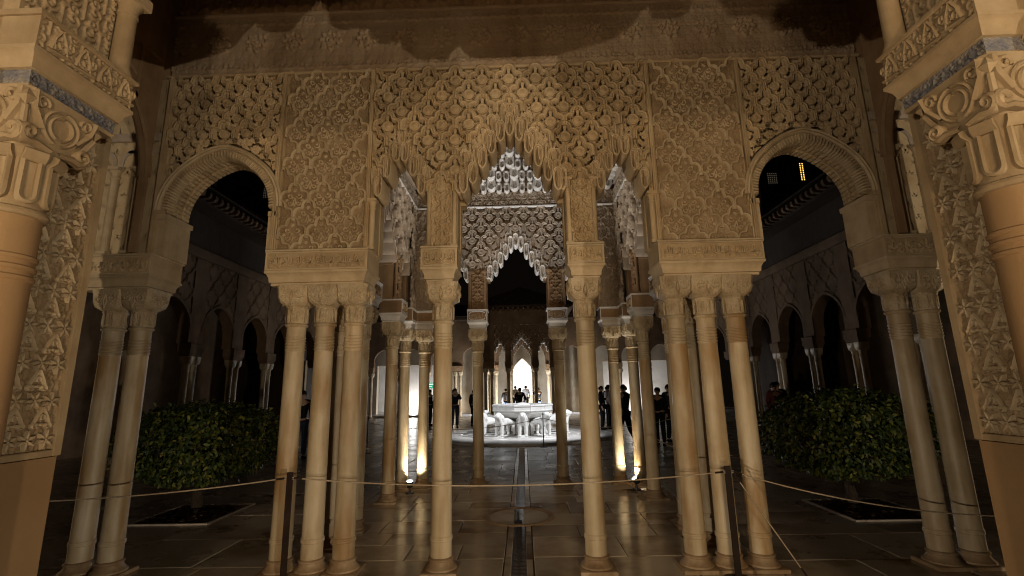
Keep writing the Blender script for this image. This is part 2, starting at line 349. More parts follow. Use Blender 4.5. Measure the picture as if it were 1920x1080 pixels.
# ------------------------------------------------------------------ arches, walls, carved fields
def wall_strip(poly, ztop, y0, y1):
    """poly: (x, z) of the lower edge from left to right; vertical runs are jambs"""
    m = MB()
    for (xa, za), (xb, zb) in zip(poly[:-1], poly[1:]):
        if abs(xa - xb) < 1e-6:
            m.add([(xa, y0, za), (xa, y1, za), (xa, y1, zb), (xa, y0, zb)], [(0, 1, 2, 3)])
        else:
            m.add([(xa, y0, za), (xb, y0, zb), (xb, y0, ztop), (xa, y0, ztop)], [(0, 1, 2, 3)])
            m.add([(xb, y1, zb), (xa, y1, za), (xa, y1, ztop), (xb, y1, ztop)], [(0, 1, 2, 3)])
            m.add([(xa, y0, za), (xa, y1, za), (xb, y1, zb), (xb, y0, zb)], [(0, 1, 2, 3)])
    (xa, za), (xb, zb) = poly[0], poly[-1]
    m.add([(xa, y0, za), (xa, y1, za), (xa, y1, ztop), (xa, y0, ztop)], [(0, 1, 2, 3)])
    m.add([(xb, y0, zb), (xb, y1, zb), (xb, y1, ztop), (xb, y0, ztop)], [(0, 1, 2, 3)])
    m.add([(xa, y0, ztop), (xb, y0, ztop), (xb, y1, ztop), (xa, y1, ztop)], [(0, 1, 2, 3)])
    return m
def round_arch(xc, hw, zb, zs, n=20, point=.06):
    a = np.linspace(180, 0, n); pts = [(xc - hw, zb)]
    for t in a: pts.append((xc + hw * math.cos(R(t)), zs + hw * math.sin(R(t)) + point * max(0, 1 - abs(t - 90) / 35)))
    return pts + [(xc + hw, zb)]
def step_arch(xc, hw, zb, zs, za, n, ex=.9):
    pts = [(xc - hw, zb), (xc - hw, zs)]; half = []
    for k in range(n):
        x1 = -hw + (hw) * (k + 1) / n - (0 if k < n - 1 else 0); z = zs + (za - zs) * ((k + 1) / n) ** ex
        half.append((x1, z))
    px_, pz = -hw, zs
    for x1, z in half: pts += [(xc + px_, z), (xc + x1, z)]; px_ = x1
    for x, z in reversed(pts[:-1]): pts.append((2 * xc - x, z))
    out = []
    for p in pts:
        if not out or p != out[-1]: out.append(p)
    return out
def low_of(poly):
    def f(U):
        Z = np.zeros_like(U) + 9e9; xs = U
        Zb = np.full(np.shape(U), -9e9)
        for (xa, za), (xb, zb) in zip(poly[:-1], poly[1:]):
            if abs(xa - xb) < 1e-6: continue
            k = (xs >= xa - 1e-9) & (xs <= xb + 1e-9); z = za + (zb - za) * (xs - xa) / (xb - xa); Zb = np.where(k, np.maximum(Zb, z), Zb)
        return Zb
    return f

_cell = {}
def sebka_cell_mesh(px, pz, side, mat):
    key = (round(px, 3), round(pz, 3), side, mat.name)
    if key in _cell: return _cell[key]
    w = px / 2; k = px / .306; path = sebka_path(w * .97, pz); hw = .030 * k
    if side: path = path[path[:, 0] * side >= -1e-6]
    m = MB(); prof = [(-hw, -.02), (-hw, .008 * k), (-hw * .62, .03 * k), (-hw * .2, .024 * k), (hw * .2, .036 * k), (hw * .62, .03 * k), (hw, .008 * k), (hw, -.02)]
    m.sweep(path, prof)
    if not side:
        n = 14; c = (0, -.12 * pz); r = .43 * w; rings = []
        for rr, h in ((r, -.03), (r, .006), (r * .86, .012), (r * .74, .004), (r * .3, .006), (r * .2, .014)):
            rings.append([(c[0] + rr * math.cos(2 * math.pi * i / n), -h, c[1] + rr * math.sin(2 * math.pi * i / n)) for i in range(n)])
        m.loft(rings, caps=False); m.add(rings[-1], [tuple(range(n))])
        m.add([(-.012 * k, -.004, .16 * pz), (.012 * k, -.004, .16 * pz), (.02 * k, -.004, .5 * pz), (0, -.012, .62 * pz), (-.02 * k, -.004, .5 * pz)], [(0, 1, 2, 3, 4)])
    me = m.mesh('sebka_cell', mat, 50); _cell[key] = me; return me
def pocket(px, pz):
    w = px / 2
    st = [(arc(0, -.12 * pz, .51 * w, 35, 145, 16), .075 * w, 1.), (arc(0, -.12 * pz, .55 * w, 195, 235, 8), .055 * w, 1.), (arc(0, -.12 * pz, .55 * w, 305, 345, 8), .055 * w, 1.)]
    st += mir([(seg((.11 * w, .40 * pz), (.15 * w, .5 * pz), n=5), .075 * w, 1.), (seg((.62 * w, .02 * pz), (.7 * w, .1 * pz), n=5), .06 * w, 1.)]) + [(seg((0, .64 * pz), (0, .68 * pz), n=4), .055 * w, 1.)]
    return sampler(make_tile(px, pz, st, 110), px, pz)
def sebka_field(root, x0, x1, z0, z1, nx, pz, low, du, mat, y, cells=True, extra=.10, grain=1.):
    px = (x1 - x0) / nx; pk = pocket(px, pz)
    ztop_row = z1 - .62 * pz
    f = relief_mesh('sebka_panel', mat, x0, x1, z0, z1, du, lambda U, V: grain * FG(U, V) - .022, FRONT(y),
                    lambda U, V: (V > low(U) + .0) & (pk(U - x0, V - ztop_row) < .28))
    pan = link('sebka_panel', f, root, (0, 0, 0)); row = 0; z = ztop_row
    while z > z0 - .1 and cells:
        off = 0 if row % 2 == 0 else .5; k = 0
        while (k + off) <= nx + 1e-6:
            x = x0 + (k + off) * px; sd = 1 if (k + off) < 1e-6 else (-1 if abs(k + off - nx) < 1e-6 else 0)
            lw = max(float(low(np.array(x + d * px * .4))) for d in ((-1, 0, 1) if not sd else (sd * .5, 0)))
            if z > lw + extra: link('sebka_cell', sebka_cell_mesh(px, pz, sd, mat), pan, (x, y, z))
            k += 1
        z -= pz; row += 1
    return pan
def niche_mesh(mat):
    """muqarnas cell, unit: width 1, height 2, depth 1; arched head, hanging tip, hollow face"""
    key = ('niche', mat.name)
    if key in _cell: return _cell[key]
    out = np.concatenate([arc(0, 1.48, .5, 0, 180, 10), [(-.5, .75), (-.47, .2), (-.36, -.12), (-.16, -.36), (0, -.42), (.16, -.36), (.36, -.12), (.47, .2), (.5, .75)]])
    c = np.array([0, 1.0]); ring = lambda sx, sz, y, dz=0: [(p[0] * sx, y, c[1] + dz + (p[1] - c[1]) * sz) for p in out]
    m = MB(); m.loft([ring(1, 1, 1.), ring(1, 1, .05), ring(.94, .97, -.02), ring(.80, .89, -.02), ring(.74, .86, .05), ring(.66, .82, .03), ring(.58, .78, .04), ring(.46, .66, .16, .06), ring(.2, .4, .26, .12)], caps=False)
    n = len(out); m.add(ring(.2, .4, .26, .12), [tuple(range(n))])
    m.loft([[(-.07, y, z), (0, y - .10, z), (.07, y, z)] for y, z in ((.06, -.2), (.12, .4), (.2, .9), (.26, 1.2))], False, False)
    me = m.mesh('muqarnas_cell', mat, 45); _cell[key] = me; return me
def muqarnas_band(root, poly, xc, hw, mat, y, w=.098, rows=3, zmin=3.55, depth=.3, lip=.07):
    low = low_of(poly); base = MB(); base.box(xc - .02, xc + .02, y + .12, y + .16, float(low(np.array(xc))) + .1, float(low(np.array(xc))) + .2)
    par = base.build('muqarnas_arch', mat, root); n = int(round(2 * hw / w)); me = niche_mesh(mat)
    for r in range(rows):
        cnt = n + (r % 2) + 2 * (r // 2) * 0
        for i in range(cnt):
            x = xc + (i - (cnt - 1) / 2) * w
            xx = min(max(x, xc - hw + .01), xc + hw - .01)
            z = float(low(np.array(xx))) - lip + .02 + r * w * 1.3 + random.uniform(-.008, .008)
            if z < zmin: continue
            link('muqarnas_cell', me, par, (x, y + .03 - .026 * (rows - 1 - r), z), None, (w * random.uniform(.99, 1.05), depth if r == 0 else .18, w * random.uniform(1.05, 1.2)))
    return par

SCR = script_relief(2.9, 3.04, .011)
# imposts: block over a capital with inscription and cavetto
def ring_rect(x0, x1, y0, y1, z): return [(x0, y0, z), (x1, y0, z), (x1, y1, z), (x0, y1, z)]
def impost(root, x0, x1, y0, y1, mats, text=True, face=-1, frieze=True):
    """cavetto slab z 2.72-2.85, carved block 2.85-3.09 (outer size x0..x1, y0..y1)"""
    m = MB(); prof = [(.05, 2.72), (.05, 2.745), (.035, 2.752), (.03, 2.80), (.012, 2.835), (-.004, 2.845), (-.004, 2.868)]
    m.loft([ring_rect(x0 + d, x1 - d, y0 + d, y1 - d, z) for d, z in prof])
    ab = m.build('abacus', mats[0], root)
    b = MB().box(x0 + .008, x1 - .008, y0 + .008, y1 - .008, 2.868, 3.07).build('impost', mats[1], root)
    e = MB(); e.loft([ring_rect(x0 - d, x1 + d, y0 - d, y1 + d, z) for d, z in ((-.004, 3.066), (.006, 3.072), (.006, 3.088), (-.006, 3.094))])
    for xa, xb in ((x0, x0 + .018), (x1 - .018, x1)): e.box(xa, xb, y0 - .002, y0 + .006, 2.872, 3.064)
    e.box(x0 + .018, x1 - .018, y0 - .002, y0 + .006, 2.872, 2.888); e.box(x0 + .018, x1 - .018, y0 - .002, y0 + .006, 3.05, 3.064)
    e.build('border_moulding', mats[0], root)
    if text:
        wd = x1 - x0 - .09
        if wd < .5: link('inscription', lettering(wd, .125), b, ((x0 + x1) / 2, y0 + .006, 2.908))
        else:
            for q in (-1, 1): link('inscription', lettering(wd / 2 - .02, .125), b, ((x0 + x1) / 2 + q * wd / 4, y0 + .006, 2.908))
        if wd < .5:   # oval cartouche
            a = np.linspace(0, 2 * math.pi, 40, endpoint=False); cx = (x0 + x1) / 2; p = [(cx + (wd / 2 + .012) * np.sign(math.cos(q)) * abs(math.cos(q)) ** .6, 2.97 + .078 * np.sign(math.sin(q)) * abs(math.sin(q)) ** .6) for q in a]
            MB().sweep(p, [(-.006, 0), (-.004, .008), (.004, .008), (.006, 0)], lambda u, v, h: (u, y0 + .006 - h, v), closed=True).build('cartouche', mats[0], b)
        ff = relief_mesh('leaf_ground', mats[1], x0 + .03, x1 - .03, 2.892, 3.046, .006, lambda U, V: .15 * FG(U * 1.7, V * 1.7) + SCR(U * 1.0, V), FRONT(y0 + .0065)); link('leaf_ground', ff, b, (0, 0, 0))
    return b

# ------------------------------------------------------------------ columns
def col_meshes():
    d = {}
    b = MB(); b.loft([ring_rect(-.165, .165, -.165, .165, z) for z in (0, .03)] + [ring_rect(-.155, .155, -.155, .155, .036)])
    b.lathe([(.152, .036), (.15, .05), (.13, .066), (.113, .088), (.108, .105), (.118, .112), (.12, .124), (.112, .132), (.104, .136)], 28)
    d['base'] = b.mesh('base', M['base'], 40)
    s = MB(); s.lathe([(.101, .13), (.1, .27), (.107, .275), (.109, .285), (.105, .293), (.108, .3), (.106, .31), (.099, .316), (.097, .6), (.094, 1.4), (.091, 2.05)], 30)
    d['shaft'] = s.mesh('shaft', M['column'], 40)
    prof = [(.091, 2.05)]
    for k in range(5):
        z = 2.065 + k * .03; prof += [(.092, z), (.098, z + .005), (.099, z + .013), (.093, z + .018)]
    prof += [(.093, 2.3), (.106, 2.31), (.112, 2.322), (.106, 2.335), (.098, 2.34)]
    c = MB(); c.lathe(prof, 28); d['collar'] = c.mesh('collar', M['column'], 40)
    k = MB(); n = 32; rings = []
    def sq(r, q, z):   # circle to square
        out = []
        for i in range(n):
            a = 2 * math.pi * (i + .5) / n; ca, sa = math.cos(a), math.sin(a); m = max(abs(ca), abs(sa)); rr = r * ((1 - q) + q / m); out.append((rr * ca, rr * sa, z))
        return out
    for r, q, z in ((.097, 0, 2.335), (.1, 0, 2.35), (.102, 0, 2.42), (.106, .05, 2.485), (.112, .1, 2.497), (.108, .1, 2.508), (.122, .35, 2.52), (.148, .8, 2.55), (.158, .92, 2.6), (.162, .97, 2.68), (.166, 1, 2.70), (.166, 1, 2.722)): rings.append(sq(r, q, z))
    k.loft(rings)
    for sx in (0, 1, 2, 3):     # leaf lobes on the bell and scrolls on the block
        a0 = sx * math.pi / 2; ca, sa = math.cos(a0), math.sin(a0)
        rot = lambda u, h, z: (ca * u - sa * -h, sa * u + ca * -h, z)
        for u in (-.045, .0, .045):
            m = MB().loft([[rot(u + .019 * math.cos(t) * sc_, .098 + .012 * max(0, math.sin(t)) * sc_ + (.006 if abs(u) < .01 else 0) - (abs(u) * .22), z) for t in np.linspace(0, math.pi, 5)] for z, sc_ in ((2.35, .8), (2.40, 1.), (2.47, 1.), (2.488, .4))], False, False); k.add(m.v, m.f)
        for u in (-.075, .075):
            p = spiral(u, 2.625, .045, .012, 90, 1.2 * (1 if u > 0 else -1), 16); m = MB().sweep(p, [(-.008, 0), (-.005, .012), (.005, .012), (.008, 0)], lambda a, b, h: rot(a, .158 + h, b)); k.add(m.v, m.f)
        m = MB().sweep(seg((0, 2.53), (.018, 2.6), (0, 2.67), (-.018, 2.6), (0, 2.53), n=4), [(-.006, 0), (0, .012), (.006, 0)], lambda a, b, h: rot(a, .157 + h, b)); k.add(m.v, m.f)
    d['capital'] = k.mesh('capital', M['capital'], 40)
    return d
CM = col_meshes()
def column(x, y, label, group='marble columns of the arcades', parts=True, rz=None, mat=None):
    t = thing('marble_column', label, 'column', (x, y, 0), random.choice((0, 1, 2, 3)) * math.pi / 2, group)
    for nm in ('base', 'shaft', 'collar', 'capital'): link(nm, CM[nm], t)
    return t

# ------------------------------------------------------------------ ground
def slab_mesh(w, d, seed):
    r = random.Random(seed); m = MB(); j = .005
    return m.box(-w / 2 + j, w / 2 - j, -d / 2 + j, d / 2 - j, -.03, 0, .004).mesh('paving_slab', M['slab'], 30)
bed = MB().box(-14, 14, -8, 40, -.3, -.0365).build('ground', M['joint']); tag(bed, kind='structure')
pav = link('floor', None, None, (0, 0, 0)); pav['kind'] = 'structure'
court = link('pavement', None, None, (0, 0, 0)); court['kind'] = 'structure'
def pave(parent, x0, x1, y0, y1, wx, dy, mat=None, jit=.3, gap=.011, name='paving_slab', skip=None, drop=0.):
    r = random.Random(int(x0 * 100 + y0 * 7)); y = y0; row = 0
    while y < y1 - .05:
        d = min(dy * r.uniform(1 - jit, 1 + jit), y1 - y)
        if y1 - (y + d) < dy * .35: d = y1 - y
        x = x0
        while x < x1 - .05:
            ww = min(wx * r.uniform(1 - jit, 1 + jit), x1 - x)
            if x1 - (x + ww) < wx * .35: ww = x1 - x
            if not (skip and skip(x, x + ww, y, y + d)):
                g = gap * r.uniform(.5, 1.6)
                me = MB().box(-ww / 2 + g / 2, ww / 2 - g / 2, -d / 2 + g / 2, d / 2 - g / 2, -.035, 0, .004).mesh(name, mat or M['slab'], 30)
                link(name, me, parent, (x + ww / 2, y + d / 2, r.uniform(-.0025, .0025) - drop), (r.uniform(-.0016, .0016), r.uniform(-.0016, .0016), 0))
            x += ww
        y += d; row += 1
CH = .066   # half width of the water channel
for s in (-1, 1):
    a, b = (CH + .078, 2.35)
    for y0, y1 in ((3.0, 4.6), (4.6, 9.2)):
        xs = sorted((s * a, s * b)); pave(pav, xs[0], xs[1], y0, y1, .74, .52)
    xs = sorted((s * CH, s * (CH + .076))); pave(pav, xs[0], xs[1], 3.0, 14.45, .2, 1.1, jit=.15, name='channel_border')
    xs = sorted((s * a, s * 2.6)); pave(pav, xs[0], xs[1], 9.2, 14.3, .62, .6, M['court'])
    xs = sorted((s * 2.35, s * 6.5)); pave(pav, xs[0], xs[1], 2.9, 5.06, .8, .7)      # gallery floor
    xs = sorted((s * 2.6, s * 9.4)); pave(court, xs[0], xs[1], 9.2, 16.4, 1.35, 1.2, M['court'], gap=.004)
    xs = sorted((s * 2.36, s * 9.4))
    bx = sorted((s * 4.02, s * 5.12))
    pave(court, xs[0], xs[1], 5.075, 6.6 - (.28 if s > 0 else 0), 1.4, .8, M['court'], gap=.004)
    yy0 = 6.6 - (.28 if s > 0 else 0); yy1 = yy0 + 1.15
    xx = sorted((s * 2.36, bx[0] if s > 0 else bx[1])); pave(court, xx[0], xx[1], yy0, yy1, 1.2, .6, M['court'], gap=.004)
    xx = sorted((bx[1] if s > 0 else bx[0], s * 9.4)); pave(court, xx[0], xx[1], yy0, yy1, 1.2, .6, M['court'], gap=.004)
    pave(court, xs[0], xs[1], yy1, 9.2, 1.4, .8, M['court'], gap=.004)
MB().box(-14, 14, 16.4, 31, -.03, -.004).build('court_paving', M['court'], court, smooth=0)
MB().box(-2.6, 2.6, 14.3, 16.4, -.03, -.006).build('court_paving', M['court'], court, smooth=0)
MB().box(-14, -9.4, 3, 16.4, -.03, -.004).build('court_paving', M['court'], court, smooth=0)
MB().box(9.4, 14, 3, 16.4, -.03, -.004).build('court_paving', M['court'], court, smooth=0)
MB().box(-14, 14, 31, 38, -.03, .12).build('hall_step', M['plinth'], court, smooth=30)
MB().box(-12, 12, -8, 2.89, -.03, -.002).build('hall_paving', M['slab'], pav, smooth=0)
wt = MB().box(-CH + .001, CH - .001, 2.9, 14.45, -.034, -.014).build('channel_water', M['water'], smooth=0); tag(wt, kind='structure')
# shallow round dish with its nozzle
dish = thing('floor_basin', 'shallow round marble dish set in the floor over the water channel', 'basin', (-.02, 6.8, 0))
MB().lathe([(.47, .001), (.465, .014), (.44, .02), (.41, .016), (.395, .006), (.385, .004)], 56, (-.02, 6.8, 0), caps=False).build('rim', M['base'], dish)
m = MB()
for s in (-1, 1):
    n = 28; a0 = math.asin(CH / .386); ring = [(-.02 + s * .386 * math.cos(t), 6.8 + .386 * math.sin(t), .0045) for t in np.linspace(-math.pi / 2 + a0, math.pi / 2 - a0, n)]
    m.add(ring, [tuple(range(n))])
m.build('dish', M['slab'], dish, smooth=0)
noz = thing('water_nozzle', 'small dark metal water nozzle standing in the channel', 'nozzle', (-.02, 6.62, -.014))
MB().lathe([(.03, -.014), (.03, .0), (.014, .012), (.012, .07), (.016, .075), (.014, .1), (.006, .105)], 12, (-.02, 6.62, 0)).build('spout', M['black_metal'], noz)
MB().lathe([(.045, -.014), (.045, -.006), (.03, -.004)], 14, (-.02, 6.62, 0)).build('flange', M['black_metal'], noz)

# ------------------------------------------------------------------ the near arcade
YA = 4.894; YF = -.075
left_half = [(-4.62, 3.09), (-3.74, 3.09)] + round_arch(-3.15, .59, 3.09, 3.60)[0:] + [(-2.56, 3.09)]
def half_poly(extra_left):
    return extra_left + step_arch(-1.19, .275, 3.09, 3.62, 4.25, 5) + step_arch(0, .565, 3.09, 3.48, 4.46, 8)
def mirror(poly):
    out = list(poly)
    for x, z in reversed(poly): out.append((-x, z))
    res = []
    for p in out:
        if not res or (abs(p[0] - res[-1][0]) > 1e-6 or abs(p[1] - res[-1][1]) > 1e-6): res.append(p)
    return res
SIDE = step_arch(-1.19, .275, 3.09, 3.6, 4.24, 6, .75); MIDDLE = step_arch(0, .565, 3.09, 3.46, 4.42, 10, .7)
mid_half = MIDDLE[:len(MIDDLE) // 2 + len(MIDDLE) % 2]
MODULE = lambda xl: mirror([(xl, 3.09)] + SIDE + mid_half)
NEAR = mirror([(-4.62, 3.09)] + round_arch(-3.15, .59, 3.09, 3.60) + SIDE + mid_half)
def colonnettes(root, xs, z0, z1, y, mats, r=.03):
    for x in xs:
        m = MB(); m.box(x - r * 1.3, x + r * 1.3, y - r * 1.3, y + r * 1.3, z0, z0 + .03)
        m.lathe([(r * 1.2, z0 + .03), (r, z0 + .05), (r, z1 - .12), (r * 1.25, z1 - .115), (r * 1.25, z1 - .1), (r, z1 - .095), (r * 1.1, z1 - .06), (r * 1.6, z1 - .03)], 12, (x, y, 0))
        m.box(x - r * 1.7, x + r * 1.7, y - r * 1.7, y + r * 1.7, z1 - .03, z1); m.build('colonnette', mats, root)
def mould(root, x0, x1, z0, z1, y, d, mat, name='moulding'):
    MB().loft([[(x, y + .01, z0), (x, y - d * .6, z0), (x, y - d, z0 + (z1 - z0) * .3), (x, y - d, z0 + (z1 - z0) * .8), (x, y - d * .4, z1), (x, y + .01, z1)] for x in (x0, x1)]).build(name, mat, root)

arc_root = thing('arcade_wall', 'tall ochre arcade wall of carved stucco across the picture, carried on marble columns', 'arcade', (0, YA, 0), local=True)
lowN = low_of(NEAR)
body = wall_strip(NEAR, 6.75, .17, .30).build('wall_body', M['stucco'], arc_root)
pb = MB()
for s in (-1, 1):
    for xa, xb, zt in ((.575, .905, 3.88), (1.475, 2.555, 5.2), (3.76, 4.62, 5.2)):
        xs = sorted((s * xa, s * xb)); pb = MB(); pb.box(xs[0], xs[1], -.045, .17, 3.09, zt); pb.build('pier_body', M['stucco'], arc_root, smooth=0)
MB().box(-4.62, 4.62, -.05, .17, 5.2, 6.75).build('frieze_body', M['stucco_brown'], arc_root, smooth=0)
# front skins of plain plaster where nothing is carved, with the frieze above
def frieze_h(U, V):
    c = (np.abs((U + 10) % .43 - .215) ** 2 + (V - 5.62) ** 2) ** .5; a = np.arctan2(V - 5.62, (U + 10) % .43 - .215)
    ros = .03 * ((np.abs(c - .1 - .02 * np.cos(8 * a)) < .012) | (np.abs(c - .05) < .008) | (c < .02)); sc1 = script_relief(5.26, 5.36, .016)(U, V) * ((V > 5.26) & (V < 5.36)) + script_relief(5.84, 5.96, .016)(U, V) * ((V > 5.84) & (V < 5.96))
    return ros + sc1 + .8 * FG(U * .8, V * .8)
fr = link('frieze', relief_mesh('frieze', M['plaster'], -3.86, 3.86, 5.215, 5.98, .011, frieze_h, FRONT(YF + .004)), arc_root, (0, 0, 0))
tr = script_relief(6.0, 6.34, .04)
link('inscription_band', relief_mesh('inscription_band', M['stucco_brown'], -3.86, 3.86, 6.0, 6.34, .009, lambda U, V: tr(U * .6, V), FRONT(YF - .005)), arc_root, (0, 0, 0))
mould(arc_root, -3.9, 3.9, 5.965, 6.005, YF, .03, M['plaster']); mould(arc_root, -3.9, 3.9, 5.195, 5.222, YF, .018, M['stucco'])
mould(arc_root, -3.9, 3.9, 6.34, 6.5, YF, .05, M['stucco_brown'])
# triple-column panels
NPX, NPZ = .928 / 3, .195
def rib_mesh(side):
    p = sebka_path(NPX / 2 * .97, NPZ)
    if side: p = p[p[:, 0] * side >= -1e-6]
    return MB().sweep(p, [(-.0125, -.03), (-.0115, .008), (-.005, .02), (.005, .02), (.0115, .008), (.0125, -.03)]).mesh('net_rib', M['stucco_pale'], 40)
RIBS = {q: rib_mesh(q) for q in (0, 1, -1)}
nl = MB(); pf_ = [(-.006, -.02), (-.004, .006), (0, .01), (.004, .006), (.006, -.02)]
for q in (-1, 1):
    nl.sweep(spiral(q * .045, .004, .030, .008, 200 if q > 0 else -20, q * 1.05, 14), pf_); nl.sweep(spiral(q * .035, -.075, .026, .007, 20 if q > 0 else 160, -q * 1.05, 12), pf_)
    for a in (0, 60, 120): nl.sweep(seg((q * .075 - .018 * math.cos(R(a)), -.045 - .018 * math.sin(R(a))), (q * .075 + .018 * math.cos(R(a)), -.045 + .018 * math.sin(R(a))), n=3), pf_)
nl.sweep(seg((0, -.11), (.012, -.06), (0, -.02), (-.012, -.06), (0, -.11), n=3), pf_)
for a in (0, 60, 120): nl.sweep(seg((-.02 * math.cos(R(a)), .055 - .02 * math.sin(R(a))), (.02 * math.cos(R(a)), .055 + .02 * math.sin(R(a))), n=3), pf_)
NETL = nl.mesh('net_leaf', M['stucco_pale'], 40)
for s in (-1, 1):
    x0, x1 = sorted((s * 1.535, s * 2.51))
    xm = (x0 + x1) / 2 + s * .005
    cpan = link('carved_panel', relief_mesh('carved_panel', M['ground'], x0 + .03, x1 - .02, 3.1, 5.2, .0048, lambda U, V: ATF(U - xm + .02, V - 3.2), FRONT(YF + .018)), arc_root, (0, 0, 0))
    xa_ = min(x0, x1) + .028
    for j in range(11):
        z = 5.085 - NPZ * j; off = .5 * (j % 2)
        for i in range(4):
            k = i + off
            if k > 3.01 or z < 3.13: continue
            sd = 1 if k < .01 else (-1 if k > 2.99 else 0); x = xa_ + k * NPX
            link('net_rib', RIBS[sd], cpan, (x, YF, z))
            if not sd: link('net_leaf', NETL, cpan, (x, YF + .006, z), None, (1.13, 1, 1.08))
    for xa in (s * 1.535, s * 2.535):
        m = MB(); m.box(xa - .022, xa + .022, YF - .012, YF + .11, 3.1, 5.2, .004); m.box(xa - .008, xa + .008, YF - .022, YF - .012, 3.1, 5.2); m.build('panel_border', M['stucco'], arc_root)
    colonnettes(arc_root, [s * 1.485], 3.1, 3.66, YF + .02, M['stucco'])
    # side sebka over the horseshoe arch, wall end beyond
    x0, x1 = sorted((s * 2.56, s * 3.80))
    sebka_field(arc_root, x0, x1, 4.0, 5.19, 5, .19, low_of(round_arch(s * 3.15, .70, 3.0, 3.60, 40)), .007, M['stucco'], YF, extra=.06)
    m = MB(); m.box(s * 3.83 - .025, s * 3.83 + .025, YF - .015, YF + .11, 3.1, 5.2, .004); m.build('panel_border', M['stucco'], arc_root)
    # archivolt: roll, band with ribs, toothed soffit
    cx = s * 3.15; path = round_arch(cx, .66, 3.5, 3.60, 44)[1:-1]; path = [p for p in path]
    MB().sweep(path, [(-.03, -.1), (-.03, .012), (-.015, .028), (.0, .02), (.015, .03), (.03, .01), (.03, -.1)], lambda u, v, h: (u, YF - h, v)).build('arch_roll', M['stucco_pale'], arc_root)
    path = round_arch(cx, .60, 3.5, 3.60, 44)[1:-1]
    ab = MB().sweep(path, [(-.045, -.11), (-.04, -.008), (.0, -.002), (.035, -.008), (.045, -.1)], lambda u, v, h: (u, YF - h, v)).build('arch_band', M['stucco'], arc_root)
    vm = MB().loft([[(-.006, -.05, -.03), (.006, -.05, -.03), (.006, -.05, .03), (-.006, -.05, .03)], [(-.012, -.01, -.045), (.012, -.01, -.045), (.011, -.01, .03), (-.011, -.01, .03)], [(-.013, .05, -.05), (.013, .05, -.05), (.011, .05, .02), (-.011, .05, .02)]]).mesh('arch_rib', M['stucco_pale'], 30)
    for k in range(56):
        t = R(180 - 180 * (k + .5) / 56); link('arch_rib', vm, ab, (cx + .585 * math.cos(t), YF + .03, 3.60 + .585 * math.sin(t) + .055 * max(0, 1 - abs(math.degrees(t) - 90) / 35)), (0, -(t - math.pi / 2) , 0))
    sm = MB(); [sm.box(-.023, .023, y0, y0 + .062, -.026 - .012 * (q % 2), .018, .012) for q, y0 in enumerate((-.17, -.1, -.03, .04, .11))]; sm = sm.mesh('soffit_tooth', M['stucco'], 30)
    for k in range(38):
        t = R(182 - 184 * (k + .5) / 38); link('soffit_tooth', sm, ab, (cx + .588 * math.cos(t), .125, 3.60 + .588 * math.sin(t) + .055 * max(0, 1 - abs(math.degrees(t) - 90) / 35)), (0, -(t - math.pi / 2), 0))
    # plain springers of the arch
    for xa in (-.60, .60):
        e_ = .015 if xa * s > 0 else -.004
        MB().loft([ring_rect(cx + xa - .05, cx + xa + .05, YF + .01, .31, z) if z < 3.5 else ring_rect(cx + xa - .05 - e_, cx + xa + .05 + e_, YF - .012, .31 + e_, z) for z in (3.09, 3.49, 3.5, 3.55)]).build('springer', M['stucco_pale'], arc_root)
    # wall end with two colonnettes under a small cornice
    xa, xb = sorted((s * 3.9, s * 4.62))
    link('leaf_strip', relief_mesh('leaf_strip', M['stucco'], xa, xb, 3.1, 5.2, .0065, lambda U, V: FG2(U * 1.3, V * 1.3), FRONT(YF + .05)), arc_root, (0, 0, 0))
    colonnettes(arc_root, [s * 4.08, s * 4.34], 3.12, 4.1, YF + .02, M['stucco_pale'], .04)
    mould(arc_root, xa, xb, 4.42, 4.52, YF + .03, .06, M['grey_stucco'], 'cornice')
    for xx in (s * 4.08, s * 4.34):
        for q in (-1, 1):
            MB().sweep(np.concatenate([arc(xx + q * .17, 4.18, .13, 90 if q > 0 else 90, 180 if q > 0 else 0, 8), seg((xx + q * .04, 4.18), (xx + q * .03, 4.1))]), [(-.025, -.02), (-.02, .03), (.02, .03), (.025, -.02)], lambda u, v, h: (u, YF + .05 - h, v)).build('scalloped_bracket', M['grey_stucco'], arc_root)
# inner piers with colonnettes
for s in (-1, 1):
    x0, x1 = s * .74 - .165, s * .74 + .165
    link('pier_panel', relief_mesh('pier_panel', M['stucco'], x0 + .055, x1 - .055, 3.1, 3.95, .0055, lambda U, V: AT((U - s * .74) * 1.35, V * 1.35), FRONT(YF + .02)), arc_root, (0, 0, 0))
    colonnettes(arc_root, [x0 + .03, x1 - .03], 3.1, 3.84, YF + .012, M['stucco'], .027)
sebka_field(arc_root, -1.5, 1.5, 3.7, 5.19, 10, .182, low_of(MODULE(-1.5)), .006, M['stucco'], YF, extra=.13)
muqarnas_band(arc_root, NEAR, 0, .565, M['stucco_pale'], YF - .01, .1, 4)
for s in (-1, 1):
    muqarnas_band(arc_root, NEAR, s * 1.19, .275, M['stucco_pale'], YF - .01, .092, 3)
    for xx in (s * .74 - .11, s * .74, s * .74 + .11):
        pass
